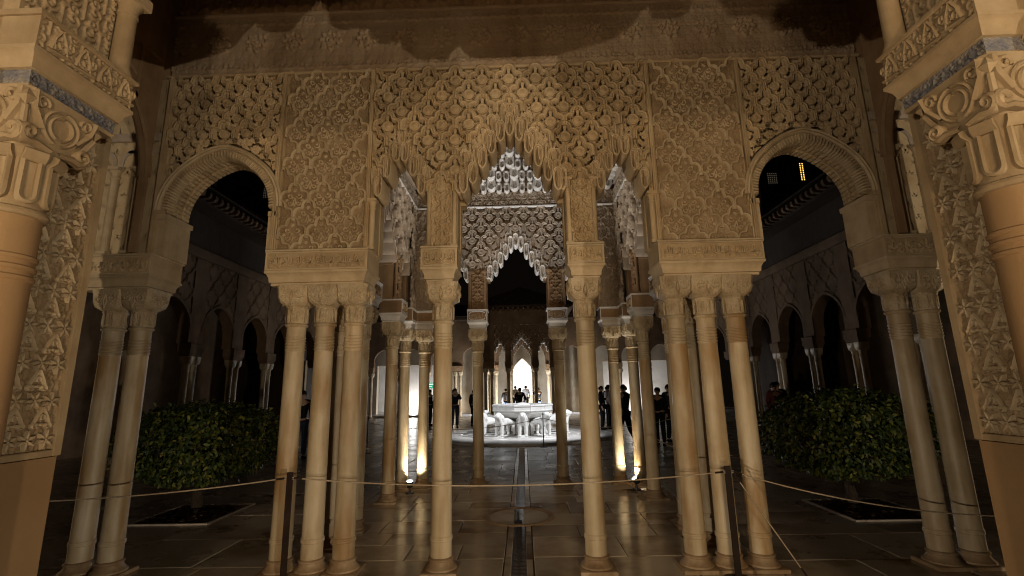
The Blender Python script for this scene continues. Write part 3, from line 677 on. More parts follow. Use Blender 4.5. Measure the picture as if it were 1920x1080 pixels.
# imposts over the column groups
for s in (-1, 1):
    impost(arc_root, s * .745 - .185, s * .745 + .185, -.185, .19, (M['stucco_pale'], M['stucco']))
    xs = sorted((s * 1.475, s * 2.525)); impost(arc_root, xs[0], xs[1], -.185, .25, (M['stucco_pale'], M['stucco']))
    xs = sorted((s * 3.72, s * 4.5)); impost(arc_root, xs[0], xs[1], -.185, .3, (M['stucco_pale'], M['stucco']))
NM = {(-1, .7335): 'inner column left of the water channel, nearest row', (1, .7335): 'inner column right of the water channel with a forked brown stain, nearest row'}
SD = {-1: 'left', 1: 'right'}
for s in (-1, 1):
    side = 'left' if s < 0 else 'right'
    column(s * .7233, YA, f'single honey marble column just {side} of the water channel, in the nearest row')
    for k, x in enumerate((1.6404, 1.9422, 2.2389)):
        nm = (f'front column of the {side} triple group, the one closest to the water channel', f'front middle column of the {side} triple group', f'front column of the {side} triple group, the one beside the orange tree')[k]
        column(s * x, YA, nm)
    column(s * 3.8642, YA, f'column of the {side} end pair, the one nearer the orange tree'); column(s * 4.156, YA, f'column of the {side} end pair, the one against the star-carved jamb')
# ceiling over the gallery
ce = MB().box(-6.4, 6.4, 1.6, 5.2, 6.76, 6.9).build('gallery_ceiling', M['dark_wood'], smooth=0); tag(ce, 'dark timber ceiling over the gallery in front of the arcade', 'ceiling', kind='structure')

# cross walls closing the gallery bay left and right
for s in (-1, 1):
    side = 'left' if s < 0 else 'right'
    t = thing('cross_wall', f'dark plaster wall with an arch closing the {side} end of the gallery bay', 'wall', (s * 3.93, 3.7, 0), rz=math.pi / 2, local=True)
    ca = [(math.cos(R(q)), 3.94 + 1.1 * math.sin(R(q))) for q in np.linspace(180, 0, 40)]
    poly = [(-1.05, 0), (-1.0, 0)] + ca + [(1.0, 3.1), (1.035, 3.1)]
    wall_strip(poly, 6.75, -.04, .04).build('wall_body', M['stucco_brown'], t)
    path = [(x * 1.02, z) for x, z in ca]
    for yy, q in ((-.04, 1), (.04, -1)):
        MB().sweep(path, [(-.03, -.01), (-.02, .02), (.02, .02), (.03, -.01)], lambda u, v, h, yy=yy, q=q: (u, yy - q * h, v)).build('arch_moulding', M['stucco_brown'], t)
        mm = MB(); mm.box(-.95, .98, yy - q * .012 - .008, yy - q * .012 + .008, 5.3, 5.33); mm.box(.70, .73, yy - q * .012 - .008, yy - q * .012 + .008, 4.7, 5.3)
        mm.sweep(seg((.1, 5.3), (.7, 4.95)), [(-.012, 0), (0, .016), (.012, 0)], lambda u, v, h, yy=yy, q=q: (u, yy - q * h, v)); mm.build('panel_line', M['stucco_brown'], t)

# ------------------------------------------------------------------ the hall arch the picture is taken through
XJ = 2.47
def flower_mesh(mat):
    m = MB(); n = 6
    for k in range(n):
        a = 2 * math.pi * k / n + .3; c, s_ = math.cos(a), math.sin(a); P = lambda r, t, h: (h, r * c - t * s_, r * s_ + t * c)
        v = [P(.12, 0, .16), P(.5, -.17, .15), P(1, 0, .15), P(.5, .17, .15), P(.5, 0, .2), P(.12, -.05, 0), P(.5, -.22, -.1), P(1.04, 0, -.1), P(.5, .22, -.1)]
        m.add(v, [(0, 1, 4), (1, 2, 4), (2, 3, 4), (3, 0, 4), (1, 6, 7, 2), (2, 7, 8, 3), (0, 5, 6, 1), (3, 8, 5, 0)])
    for k in range(6):
        a, b = 2 * math.pi * k / 6, 2 * math.pi * (k + 1) / 6; m.add([(.24, 0, 0), (.16, .14 * math.cos(a), .14 * math.sin(a)), (.16, .14 * math.cos(b), .14 * math.sin(b))], [(0, 1, 2)])
    return m.mesh('carved_flower', mat, 30)
def trefoil_mesh(mat):
    """pointed leaf-arch with an eye, in the (y, z) plane, raised along x, unit about 1"""
    m = MB(); fr = lambda u, v, h: (h, u, v); pr = [(-.062, -.1), (-.052, .1), (0, .17), (.052, .1), (.062, -.1)]
    m.sweep(np.concatenate([arc(-.52, -.42, .16, 330, 120, 6), seg((-.55, -.26), (-.36, .15), (0, .72), n=5), seg((0, .72), (.36, .15), (.55, -.26), n=5)[1:], arc(.52, -.42, .16, 60, -150, 6)]), pr, fr)
    m.sweep(arc(0, .12, .17, -60, 240, 10), [(-.06, -.1), (-.05, .1), (.0, .15), (.05, .1), (.06, -.1)], fr)
    m.sweep(arc(-.2, -.42, .16, 0, 250, 8), [(-.06, -.1), (0, .14), (.06, -.1)], fr); m.sweep(arc(.2, -.42, .16, 180, -70, 8), [(-.06, -.1), (0, .14), (.06, -.1)], fr)
    return m.mesh('carved_leaf_arch', mat, 40)
def scroll_tile():
    px, pz = .16, .095
    st = mir([(spiral(.045, .01, .03, .006, 220, 1.2), .0075, .012), (spiral(.04, -.045, .022, .005, 0, -1.1), .007, .012), (seg((.075, -.06), (.06, -.02)), .009, .011)]) + [(seg((0, -.05), (0, .04)), .008, .012), (seg((-.012, .045), (.012, .045)), .01, .012)]
    return sampler(make_tile(px, pz, st, 120), px, pz)
SCROLL = scroll_tile()
FLW, TRE = flower_mesh(M['stucco_pale']), trefoil_mesh(M['stucco_pale'])
LEAF3 = None
def jamb(s):
    side = 'left' if s < 0 else 'right'
    t = thing('carved_jamb', f'{side} jamb of the near arch, stucco with star flowers over a plain ochre dado', 'jamb', (s * XJ, 2.35, 0))
    rel = lambda b: b
    X = lambda a: s * a
    def bx(m, xa, xb, *r): xs = sorted((s * xa, s * xb)); return m.box(xs[0], xs[1], *r)
    bx(MB(), XJ + .03, 4.8, 1.9, 2.69, 1.34, 6.8).build('wall_body', M['jamb'], t, smooth=0)
    bx(MB(), XJ + .004, 4.8, 1.88, 2.705, 0, 1.335).build('dado', M['dado'], t, smooth=0)
    e = MB(); bx(e, XJ - .012, XJ + .05, 2.668, 2.71, 1.34, 6.8, .004); bx(e, XJ - .006, XJ + .05, 2.0, 2.668, 1.34, 1.375, .004); e.build('edge_strip', M['jamb'], t)
    z0, z1 = 1.375, 3.5
    fr = lambda U, V, H: (s * (XJ + .024 - H), U, V)
    p = relief_mesh('carved_panel', M['ground'], 1.98, 2.668, z0, z1, .0052, lambda U, V: .9 * SCROLL(U, V) + .1 * FG(U, V), fr)
    pan = link('carved_panel', p, t, (-s * XJ, -2.35, 0))
    sc3 = .05
    z = z0 + .06; row = 0
    while z < 3.3:
        if row % 2 == 0:
            for k in range(7):
                y = 2.67 - .058 - k * .095 + random.uniform(-.004, .004)
                o = link('carved_flower', FLW, pan, (s * (XJ + .004), y, z + random.uniform(-.004, .004)), (random.uniform(-.3, .3), 0, 0), (-s * .085, sc3, sc3))
        else:
            for k in range(5):
                y = 2.67 - .09 - k * .14 - (.05 if row % 4 == 3 else 0) + random.uniform(-.004, .004)
                if y < 2.02: continue
                o = link('carved_leaf_arch', TRE, pan, (s * (XJ + .006), y, z + .005), (random.uniform(-.05, .05), 0, 0), (-s * .085, .075, .08))
        z += .098; row += 1
    # impost block that carries the upper jamb
    def rr(d, z): xs = sorted((s * (2.235 + d), s * 2.9)); return ring_rect(xs[0], xs[1], 1.985 + d, 2.575 - d, z)
    a = MB(); a.loft([rr(d, z) for d, z in ((.05, 3.125), (.05, 3.135), (.042, 3.142), (.045, 3.148))]); a.loft([rr(d, z) for d, z in ((.045, 3.222), (.034, 3.226), (.034, 3.24), (.03, 3.25), (.022, 3.275), (.004, 3.30), (-.004, 3.305), (-.004, 3.325), (.006, 3.33))])
    a.build('abacus', M['jamb'], t)
    MB().loft([rr(.05, 3.148), rr(.048, 3.222)]).build('blue_band', M['blue'], t)
    scr = script_relief(3.155, 3.218, .006)
    xs = sorted((s * 2.285,)); f = relief_mesh('band_script', M['blue'], 2.04, 2.52, 3.15, 3.22, .004, lambda U, V: scr(U * .8, V), lambda U, V, H: (s * (2.284 - H), U, V)); link('band_script', f, t, (-s * XJ, -2.35, 0))
    fz = MB().loft([rr(.012, 3.33), rr(.012, 3.50)]).build('leaf_frieze', M['jamb'], t)
    g = relief_mesh('leaf_ground', M['jamb'], 2.0, 2.56, 3.335, 3.495, .005, lambda U, V: .8 * SCROLL(U * .9, V * .9), lambda U, V, H: (s * (2.246 - H), U, V)); link('leaf_ground', g, fz, (-s * XJ, -2.35, 0))
    global LEAF3
    if LEAF3 is None:
        m = MB(); q = lambda u, v, h: (h, u, v); pr = [(-.09, -.1), (-.075, .12), (0, .2), (.075, .12), (.09, -.1)]
        m.sweep(seg((-.5, -.5), (-.32, .1), (0, .55), (.32, .1), (.5, -.5), n=5), pr, q); m.sweep(arc(-.2, -.2, .17, -30, 250, 9), pr, q); m.sweep(arc(.2, -.2, .17, 210, -70, 9), pr, q)
        m.sweep(spiral(.62, .1, .26, .05, 200, 1.1, 14), pr, q); m.sweep(seg((0, .28), (0, .1), n=3), [(-.12, 0), (0, .2), (.12, 0)], q); m.sweep(seg((-.62, -.55), (.8, -.42), n=4), pr, q)
        LEAF3 = m.mesh('carved_leaf', M['jamb'], 40)
    for k in range(4): link('carved_leaf', LEAF3, fz, (-s * XJ + s * 2.244, -2.35 + 2.10 + k * .135, 3.415), (0, 0, 0), (-s * .09, .085, .12))
    e = MB(); e.loft([rr(d, z) for d, z in ((.0, 3.495), (-.01, 3.503), (-.01, 3.518), (.004, 3.524))]); e.build('fillet', M['jamb'], t)
    # upper jamb with colonnette, carved face
    bx(MB(), 2.36, 2.9, 1.99, 2.52, 3.52, 6.8).build('upper_jamb', M['jamb'], t, smooth=0)
    f = relief_mesh('upper_carving', M['jamb'], 2.0, 2.46, 3.53, 4.3, .0055, lambda U, V: 1.8 * SCROLL(U * .7, V * .7), lambda U, V, H: (s * (2.352 - H), U, V)); link('upper_carving', f, t, (-s * XJ, -2.35, 0))
    c = MB(); c.lathe([(.072, 3.524), (.072, 3.54), (.058, 3.575), (.053, 3.6), (.05, 3.93), (.056, 3.935), (.056, 3.95), (.05, 3.955), (.055, 3.99), (.075, 4.02)], 20, (s * 2.305, 2.515, 0)); c.box(s * 2.305 - .08, s * 2.305 + .08, 2.435, 2.595, 4.02, 4.11, .01); c.build('colonnette', M['jamb'], t)
    # engaged column in front
    cx, cy = 2.44, 2.2
    k = thing('marble_column', f'big {side} column of the near arch with scroll-leaf capital, cut by the {side} picture edge', 'column', (s * cx, cy, 0), group='big columns of the near arch')
    k_ = lambda m, nm, mt: m.build(nm, mt, k)
    k_(MB().lathe([(.24, 0), (.24, .05), (.2, .07), (.15, .14), (.14, .17)], 32, (s * cx, cy, 0)), 'base', M['base'])
    prof = [(.137, .15), (.133, 1.0), (.126, 2.18)]
    for q in range(3): z = 2.2 + q * .05; prof += [(.127, z), (.136, z + .008), (.137, z + .022), (.128, z + .03)]
    prof += [(.127, 2.36), (.127, 2.52)]
    k_(MB().lathe(prof, 36, (s * cx, cy, 0)), 'shaft', M['dado'])
    cp = MB(); cp.lathe([(.127, 2.515), (.14, 2.52), (.15, 2.535), (.146, 2.55), (.13, 2.558), (.128, 2.7), (.135, 2.82), (.15, 2.86)], 32, (s * cx, cy, 0))
    rings = []; n = 32
    for r, q, z in ((.13, 0, 2.8), (.15, .3, 2.85), (.17, .7, 2.92), (.18, .85, 3.0), (.19, .95, 3.08), (.195, 1, 3.126)):
        rings.append([(s * cx + r * ((1 - q) + q / max(abs(math.cos(a)), abs(math.sin(a)))) * math.cos(a), cy + r * ((1 - q) + q / max(abs(math.cos(a)), abs(math.sin(a)))) * math.sin(a), z) for a in [2 * math.pi * (i + .5) / n for i in range(n)]])
    cp.loft(rings); capo = k_(cp, 'capital', M['jamb'])
    # smooth strap leaves on the bell
    for i in range(8):
        a = 2 * math.pi * i / 8 + math.pi / 8; ca, sa = math.cos(a), math.sin(a)
        F3 = lambda u, v, h, ca=ca, sa=sa: (s * cx + ca * (.128 + h) - sa * u, cy + sa * (.128 + h) + ca * u, v)
        m = MB(); m.sweep(np.concatenate([seg((-.032, 2.80), (-.032, 2.62), n=5), arc(0, 2.62, .032, 180, 360, 8), seg((.032, 2.62), (.032, 2.80), n=5)]), [(-.014, -.01), (-.012, .016), (0, .024), (.012, .016), (.014, -.01)], F3)
        m.loft([[F3(u, z, h) for u in (-.045, -.02, .02, .045)] + [F3(u, z, h - .03) for u in (.045, -.045)] for z, h in ((2.79, .02), (2.815, .045), (2.84, .05), (2.85, .03))])
        k_(m, 'strap_leaf', M['jamb'])
    # scrolls and knobs on the block: four faces
    for i in range(4):
        a = i * math.pi / 2; ca, sa = math.cos(a), math.sin(a)
        F4 = lambda u, v, h, ca=ca, sa=sa: (s * cx + ca * (.155 + h + (v - 2.85) * .13) - sa * u, cy + sa * (.155 + h + (v - 2.85) * .13) + ca * u, v)
        pr = [(-.016, -.01), (-.013, .018), (0, .03), (.013, .018), (.016, -.01)]
        pf = [(-.010, -.01), (-.008, .014), (0, .022), (.008, .014), (.01, -.01)]
        m = MB()
        for q in (-1, 1):
            m.sweep(np.concatenate([seg((q * .02, 2.86), (q * .1, 2.875), n=5), spiral(q * .14, 2.905, .04, .008, -90, q * 1.4, 18)]), pr, F4)
            m.sweep(spiral(q * .12, 3.07, .035, .007, 200 if q > 0 else -20, -q * 1.3, 16), pf, F4)
            m.sweep(arc(q * .005, 2.99, .085, 90, 90 - q * 170, 12), pf, F4)
            m.sweep(arc(q * .005, 2.99, .055, 90, 90 - q * 170, 10), pf, F4)
            m.sweep(seg((q * .09, 2.95), (q * .15, 3.03), (q * .165, 3.11), n=5), pr, F4)
        k_(m, 'scroll_leaf', M['jamb'])
    for i in range(4):
        a = math.pi / 4 + i * math.pi / 2; r = .262; c = Vector((s * cx + r * math.cos(a), cy + r * math.sin(a), 3.065)); u = Vector((-math.sin(a), math.cos(a), 0)); o = Vector((math.cos(a), math.sin(a), 0)); z = Vector((0, 0, 1))
        m = MB(); m.add([c + u * .035, c + z * .045, c - u * .035, c - z * .045, c + o * .03], [(0, 1, 4), (1, 2, 4), (2, 3, 4), (3, 0, 4)])
        m.tube([c - z * .04, c - z * .1 - o * .03, c - z * .17 - o * .07], [.014, .016, .02], 8); k_(m, 'corner_knob', M['jamb'])
for s in (-1, 1): jamb(s)
ha = thing('hall_arch', 'stepped stucco arch of the near hall spanning above the picture', 'arch', (0, 2.3, 0), local=True)
hp = [(-1.057, 4.202), (-0.829, 4.266), (-0.707, 4.335), (-0.637, 4.452), (-0.548, 4.551), (-0.514, 4.635), (-0.452, 4.585), (-0.434, 4.472), (-0.327, 4.458), (-0.319, 4.523), (-0.294, 4.457), (-0.206, 4.472), (-0.149, 4.582), (-0.066, 4.683), (-0.005, 4.766), (0.061, 4.763), (0.132, 4.665), (0.186, 4.578), (0.217, 4.465), (0.307, 4.462), (0.318, 4.554), (0.342, 4.47), (0.436, 4.466), (0.447, 4.577), (0.472, 4.455), (0.559, 4.424), (0.575, 4.313), (0.668, 4.3), (0.681, 4.41), (0.713, 4.317), (0.828, 4.322), (0.855, 4.203), (0.927, 4.182), (0.938, 4.13), (1.024, 4.13), (1.039, 4.171), (1.079, 4.16), (1.088, 4.13), (1.166, 4.13), (1.197, 4.19), (1.26, 4.26), (1.348, 4.229), (1.387, 4.147), (1.443, 4.13)]
poly = [(-2.37, 4.13), (-1.3, 4.13)] + hp + [(2.37, 4.13)]
wall_strip(poly, 6.8, -.05, .05).build('hanging_arch', M['stucco'], ha, smooth=0)
# ------------------------------------------------------------------ the pavilion: three walls, cornice, dome, roof
PM = (M['grey_stucco'], M['stucco_brown'], M['white_stucco'])
def pavilion_wall(name, label, loc, rz, half, x_lo=None, x_hi=None, fine=.011, rows=2, bandmat=None):
    t = thing(name, label, 'wall', loc, rz, local=True)
    x_lo = -half if x_lo is None else x_lo; x_hi = half if x_hi is None else x_hi
    mod = MODULE(-1.5)[1:-1]; poly = [(x_lo, 3.09), (-1.465, 3.09)] + mod[0:] + [(1.465, 3.09), (x_hi, 3.09)]
    q = []
    for p in poly:
        if not q or p != q[-1]: q.append(p)
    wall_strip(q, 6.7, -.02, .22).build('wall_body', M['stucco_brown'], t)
    low = low_of(q)
    sebka_field(t, -1.5, 1.5, 3.7, 5.09, 9, .235, low, fine, M['grey_stucco'], -.075, extra=.12, grain=.25)
    for xa, xb in ((x_lo, -1.5), (1.5, x_hi)):
        xa, xb = min(xa, xb), max(xa, xb)
        if xb - xa > .1: link('corner_panel', relief_mesh('corner_panel', M['grey_stucco'], xa, xb, 3.1, 5.1, .011, lambda U, V: 1.2 * AT(U * .9, V * .9), FRONT(-.07)), t, (0, 0, 0))
    link('script_frieze', relief_mesh('script_frieze', M['grey_stucco'], x_lo, x_hi, 5.15, 5.40, .012, lambda U, V: 1.6 * FG2(U * .8, V * .8) + script_relief(5.16, 5.39, .008)(U, V), FRONT(-.07)), t, (0, 0, 0))
    MB().loft([[(x, .0, 5.085), (x, -.10, 5.09), (x, -.115, 5.105), (x, -.115, 5.125), (x, -.08, 5.14), (x, 0, 5.14)] for x in (x_lo, x_hi)]).build('cornice', M['white_stucco'], t)
    MB().loft([[(x, .0, 5.40), (x, -.085, 5.40), (x, -.09, 5.42), (x, 0, 5.43)] for x in (x_lo, x_hi)]).build('cornice', M['grey_stucco'], t)
    bm = bandmat or M['white_stucco']
    muqarnas_band(t, q, 0, .565, bm, -.085, .1, rows, depth=.28); 
    for s in (-1, 1): muqarnas_band(t, q, s * 1.19, .275, bm, -.085, .092, rows, depth=.28)
    for s in (-1, 1):
        x = s * .735
        link('pier_panel', relief_mesh('pier_panel', M['stucco_brown'], x - .11, x + .11, 3.1, 3.85, .011, lambda U, V: 1.2 * AT((U - x) * 1.3, V * 1.3), FRONT(-.055)), t, (0, 0, 0))
        colonnettes(t, [x - .135, x + .135], 3.1, 3.84, -.06, M['stucco_brown'], .025)
        impost(t, x - .185, x + .185, -.185, .19, (M['white_stucco'], M['stucco_brown']))
    return t
def corner_impost(t, x0, x1, text=False): impost(t, x0, x1, -.16, .19, (M['white_stucco'], M['stucco_brown']), text)
tE = pavilion_wall('pavilion_wall', 'pavilion end wall facing the camera, grey lozenge net over a fringed arch', (0, 8.95, 0), 0, 1.93)
corner_impost(tE, -1.94, -1.52); corner_impost(tE, 1.52, 1.94)
tL = pavilion_wall('pavilion_wall', 'left side wall of the pavilion, fringed arches seen edge-on', (-2.01, 7.0, 0), math.pi / 2, 2.0, -1.78, 2.12, .014, bandmat=M['grey_stucco'])
tR = pavilion_wall('pavilion_wall', 'right side wall of the pavilion seen edge-on through the narrow right arch', (2.01, 7.0, 0), -math.pi / 2, 2.0, -2.12, 1.78, .014, bandmat=M['grey_stucco'])
corner_impost(tL, 1.42, 2.12); corner_impost(tR, -2.12, -1.42); corner_impost(tL, -1.76, -1.16); corner_impost(tR, 1.16, 1.76)
for s in (-1, 1):
    side = 'left' if s < 0 else 'right'
    column(s * .742, 8.95, f'slim column at the far side of the pavilion, {side} of the lion fountain', 'columns of the pavilion')
    column(s * 1.73, 8.93, f'column lit from below, far {side} corner of the pavilion, inner one', 'columns of the pavilion')
    column(s * 2.03, 8.66, f'column with bright lit stripe, far {side} corner of the pavilion, outer one', 'columns of the pavilion')
    column(s * 2.01, 7.735, f'unlit column halfway along the {side} side of the pavilion, farther of two', 'columns of the pavilion')
    column(s * 2.01, 6.265, f'column on the {side} pavilion side, nearer of two, behind three others', 'columns of the pavilion')
    column(s * 2.05, 5.62, f'shaded brown column right behind the {side} triple group', 'columns of the pavilion')
dome = thing('muqarnas_cornice', 'white tiers of hanging muqarnas cells under the pavilion dome', 'cornice', (0, 7.0, 5.43), local=True)
nm = niche_mesh(M['white_stucco'])
dm = MB()
for k in range(6):   # stepped backing
    ins = .02 + .12 * k; z0, z1 = .185 * k, .185 * (k + 1); h = 1.93 - ins; hy = 1.86 - ins
    for x0, x1, y0, y1 in ((-h, h, hy, 1.95), (-1.98, -h, -hy, hy), (h, 1.98, -hy, hy)): dm.box(x0, x1, y0, y1, z0 + .08, z1 + .08)
dm.build('stepped_backing', M['grey_stucco'], dome, smooth=0)
def place_cells(n, w_, k, put):
    for i in range(n):
        u = (i - (n - 1) / 2) * w_; wide = (i + k) % 3 == 0
        put(u, .185 * k - .03 + (.05 if wide else 0), w_ * (1.15 if wide else .72), .075 * (1.25 if wide else 1.))
for k in range(6):
    ins = .03 + .12 * k; h = 1.93 - ins; hy = 1.86 - ins; w_ = .15
    place_cells(int(2 * h / w_), w_, k, lambda u, z, ww, hh: link('muqarnas_cell', nm, dome, (u, hy - .13, z), None, (ww, .17, hh)))
    if k < 5:
        for s in (-1, 1): place_cells(int(2 * hy / w_) - 4, w_, k + 1, lambda u, z, ww, hh: link('muqarnas_cell', nm, dome, (s * (h - .13), u + .3, z), (0, 0, math.pi / 2 if s < 0 else -math.pi / 2), (ww, .17, hh)))
rf = thing('pavilion_dome', 'dark tiled hip roof over the pavilion', 'roof', (0, 7.0, 6.7), local=True)
MB().loft([ring_rect(-2.9, 2.9, -1.8, 2.7, .02), ring_rect(-2.9, 2.9, -1.8, 2.7, .1), ring_rect(-.05, .05, -.05, .05, 1.75)]).build('roof', M['tile_roof'], rf)
MB().loft([ring_rect(-1.9, 1.9, -1.75, 1.85, .0), ring_rect(-1.3, 1.3, -1.2, 1.3, .55), ring_rect(-.5, .5, -.5, .5, .9)], caps=False).build('wooden_dome', M['dark_wood'], rf)

# ------------------------------------------------------------------ small lamps on the ground
for s, lb in ((-1, 'small lit ground lamp between the two columns at the far left corner of the pavilion'), (1, 'small lit ground lamp between the two columns at the far right corner of the pavilion')):
    c = Vector((s * 1.82 + (.06 if s > 0 else 0), 8.36, 0)); t = thing('ground_lamp', lb, 'lamp', c, group='ground lamps of the pavilion')
    MB().lathe([(.07, 0), (.07, .015), (.02, .02), (.015, .1)], 14, c).build('stand', M['black_metal'], t)
    d = Vector((s * -.02, -.25, .9)).normalized() if s < 0 else Vector((-.55, -.15, .75)).normalized()
    q = d.to_track_quat('Z', 'Y').to_matrix()
    can = MB().lathe([(.02, -.06), (.05, -.05), (.06, .05), (.055, .05), (.05, .02)], 16, caps=False); can.v = [tuple(q @ Vector(v) + c + Vector((0, 0, .15))) for v in can.v]; can.build('housing', M['black_metal'], t)
    ln = MB().lathe([(.05, .028), (.03, .034), (.002, .036)], 16, caps=False); ln.v = [tuple(q @ Vector(v) + c + Vector((0, 0, .15))) for v in ln.v]; ln.build('lens', M['lens'], t)

# ------------------------------------------------------------------ lion fountain
FC = Vector((.03, 17.75, 0))
pl = MB().lathe([(3.15, -.004), (3.15, .05), (3.12, .06), (2.6, .062), (2.58, .075), (2.2, .08), (2.18, .05), (1.95, .05), (1.93, .085), (.6, .09), (0.01, .09)], 72, FC, caps=False).build('fountain_floor', M['plinth'], smooth=25); tag(pl, kind='structure')
fb = thing('fountain_basin', 'white twelve-sided marble basin on the backs of the lions', 'fountain', FC + Vector((0, 0, .09)))
n = 12
def poly12(r, z, off=math.pi / 12): return [(FC.x + r * math.cos(2 * math.pi * i / n + off), FC.y + r * math.sin(2 * math.pi * i / n + off), z) for i in range(n)]
b = MB().loft([poly12(.55, .62), poly12(0.736, .63), poly12(0.938, .70), poly12(1.040, .80), poly12(1.067, .865), poly12(1.049, .87)], caps=True).build('bowl', M['white_marble'], fb, smooth=20)
for i in range(n):
    a0, a1 = 2 * math.pi * i / n + math.pi / 12 + .004, 2 * math.pi * (i + 1) / n + math.pi / 12 - .004
    P = lambda a, r, z: (FC.x + r * math.cos(a), FC.y + r * math.sin(a), z)
    m = MB(); m.loft([[P(a0, r, z), P(a1, r, z), P(a1, .98, z), P(a0, .98, z)] for r, z in ((1.07, .868), (1.09, .875), (1.095, .905), (1.085, .915), (1.085, 1.03), (1.105, 1.04), (1.105, 1.085), (1.095, 1.095))]); m.build('rim_panel', M['white_marble'], fb, smooth=25)
MB().loft([poly12(.99, 1.05), poly12(.989, 1.052)]).build('water', M['water'], fb)
MB().lathe([(.3, 1.05), (.26, 1.1), (.16, 1.125), (.1, 1.14), (.01, 1.15)], 20, FC).build('water_jet', M['white_marble'], fb)
MB().lathe([(.42, .09), (.42, .16), (.3, .2), (.26, .5), (.3, .6), (.45, .64)], 24, FC).build('pedestal', M['white_marble'], fb)
for i in range(12):
    a = 2 * math.pi * i / 12 + math.pi / 12; MB().lathe([(.06, .09), (.045, .12), (.042, .58), (.06, .64)], 10, (FC.x + .72 * math.cos(a), FC.y + .72 * math.sin(a), 0)).build('support', M['white_marble'], fb)
def skin_mesh(name, verts, edges, radii, mat, sub=1, root=0):
    me = bpy.data.meshes.new(name); me.from_pydata(verts, edges, []); o = bpy.data.objects.new(name, me); col.objects.link(o)
    o.modifiers.new('s', 'SKIN')
    for v, r in zip(me.skin_vertices[0].data, radii): v.radius = r if hasattr(r, '__len__') else (r, r); v.use_root = False
    me.skin_vertices[0].data[root].use_root = True
    sb = o.modifiers.new('u', 'SUBSURF'); sb.levels = sub; sb.render_levels = sub
    bpy.context.view_layer.update()
    out = bpy.data.meshes.new_from_object(o.evaluated_get(bpy.context.evaluated_depsgraph_get())); col.objects.unlink(o); bpy.data.objects.remove(o)
    out.name = name; out.materials.clear(); out.materials.append(mat); out.shade_smooth(); return out
# lion looking along -y, standing, about 0.8 m tall
V_ = [(0, .62, .47), (0, .4, .48), (0, .12, .47), (0, -.06, .48), (0, -.14, .58), (0, -.18, .68), (0, -.29, .665), (0, -.345, .65)]
E_ = [(k, k + 1) for k in range(7)]; Rr = [.115, .125, .125, (.13, .14), (.105, .11), (.1, .105), (.07, .065), (.052, .045)]
def limb(at, pts, rad):
    global V_, E_, Rr
    p = at
    for q, r in zip(pts, rad): V_.append(q); E_.append((p, len(V_) - 1)); Rr.append(r); p = len(V_) - 1
for s in (-1, 1):
    limb(3, [(s * .1, -.12, .4), (s * .105, -.13, .22), (s * .105, -.13, .06), (s * .105, -.19, .035)], [.075, .062, .058, .055])
    limb(0, [(s * .09, .64, .38), (s * .1, .56, .24), (s * .1, .64, .14), (s * .1, .62, .05), (s * .1, .55, .035)], [.09, .075, .055, .055, .05])
    limb(5, [(s * .085, -.16, .775)], [.032])
limb(0, [(0, .73, .42), (s * .06, .75, .25), (s * .1, .68, .2)], [.03, .026, .03])
LION = skin_mesh('body', V_, E_, Rr, M['white_marble'], 2, 2)
mane = MB(); 
for k in range(3):
    r = .15 + .012 * (k % 2); a = np.linspace(-.4, math.pi + .4, 15); mane.tube([(r * .95 * math.cos(t), -.09 + .035 * k - .03, .55 + r * 1.1 * math.sin(t)) for t in a], .022, 6)
MANE = mane.mesh('mane', M['white_marble'], 60)
fc = MB()
for s in (-1, 1): fc.lathe([(.001, .0), (.014, .006), (.016, .014), (.001, .026)], 8, (s * .042, -.335, .695))
fc.tube([(-.035, -.40, .625), (0, -.408, .632), (.035, -.40, .625)], .007, 5); fc.tube([(0, -.395, .665), (0, -.41, .655)], [.02, .024], 8)
FACE = fc.mesh('face', M['white_marble'], 60)
LIONB = {-5: 'white marble lion behind the basin, far left of the hidden back lion', -4: 'white marble lion at the back left of the basin, mostly hidden', 4: 'white marble lion at the back right of the basin, mostly hidden', 5: 'white marble lion behind the basin, far right of the hidden back lion', 6: 'white marble lion hidden right behind the middle of the basin'}
WH = {0: 'white marble lion facing the camera, in the middle in front of the basin', 1: 'white marble lion at the front right of the basin, beside the middle one', -1: 'white marble lion at the front left of the basin, beside the middle one', 2: 'white marble lion half hidden by the slim right column of the pavilion', -2: 'white marble lion half hidden by the slim left column of the pavilion', 3: 'white marble lion at the right end of the basin, facing right', -3: 'white marble lion at the left end of the basin, facing left'}
for k in range(-5, 7):
    a = -math.pi / 2 + k * math.pi / 6; rr_ = 1.42
    t = thing('lion_statue', WH[k] if k in WH else LIONB[k], 'statue', FC + Vector((rr_ * math.cos(a), rr_ * math.sin(a), .085)), a + math.pi / 2, 'marble lions around the fountain')
    link('body', LION, t); link('mane', MANE, t); link('face', FACE, t)
    MB().box(-.17, .17, -.24, .7, -.02, .012, .004).build('plinth', M['white_marble'], t, (0, 0, 0))

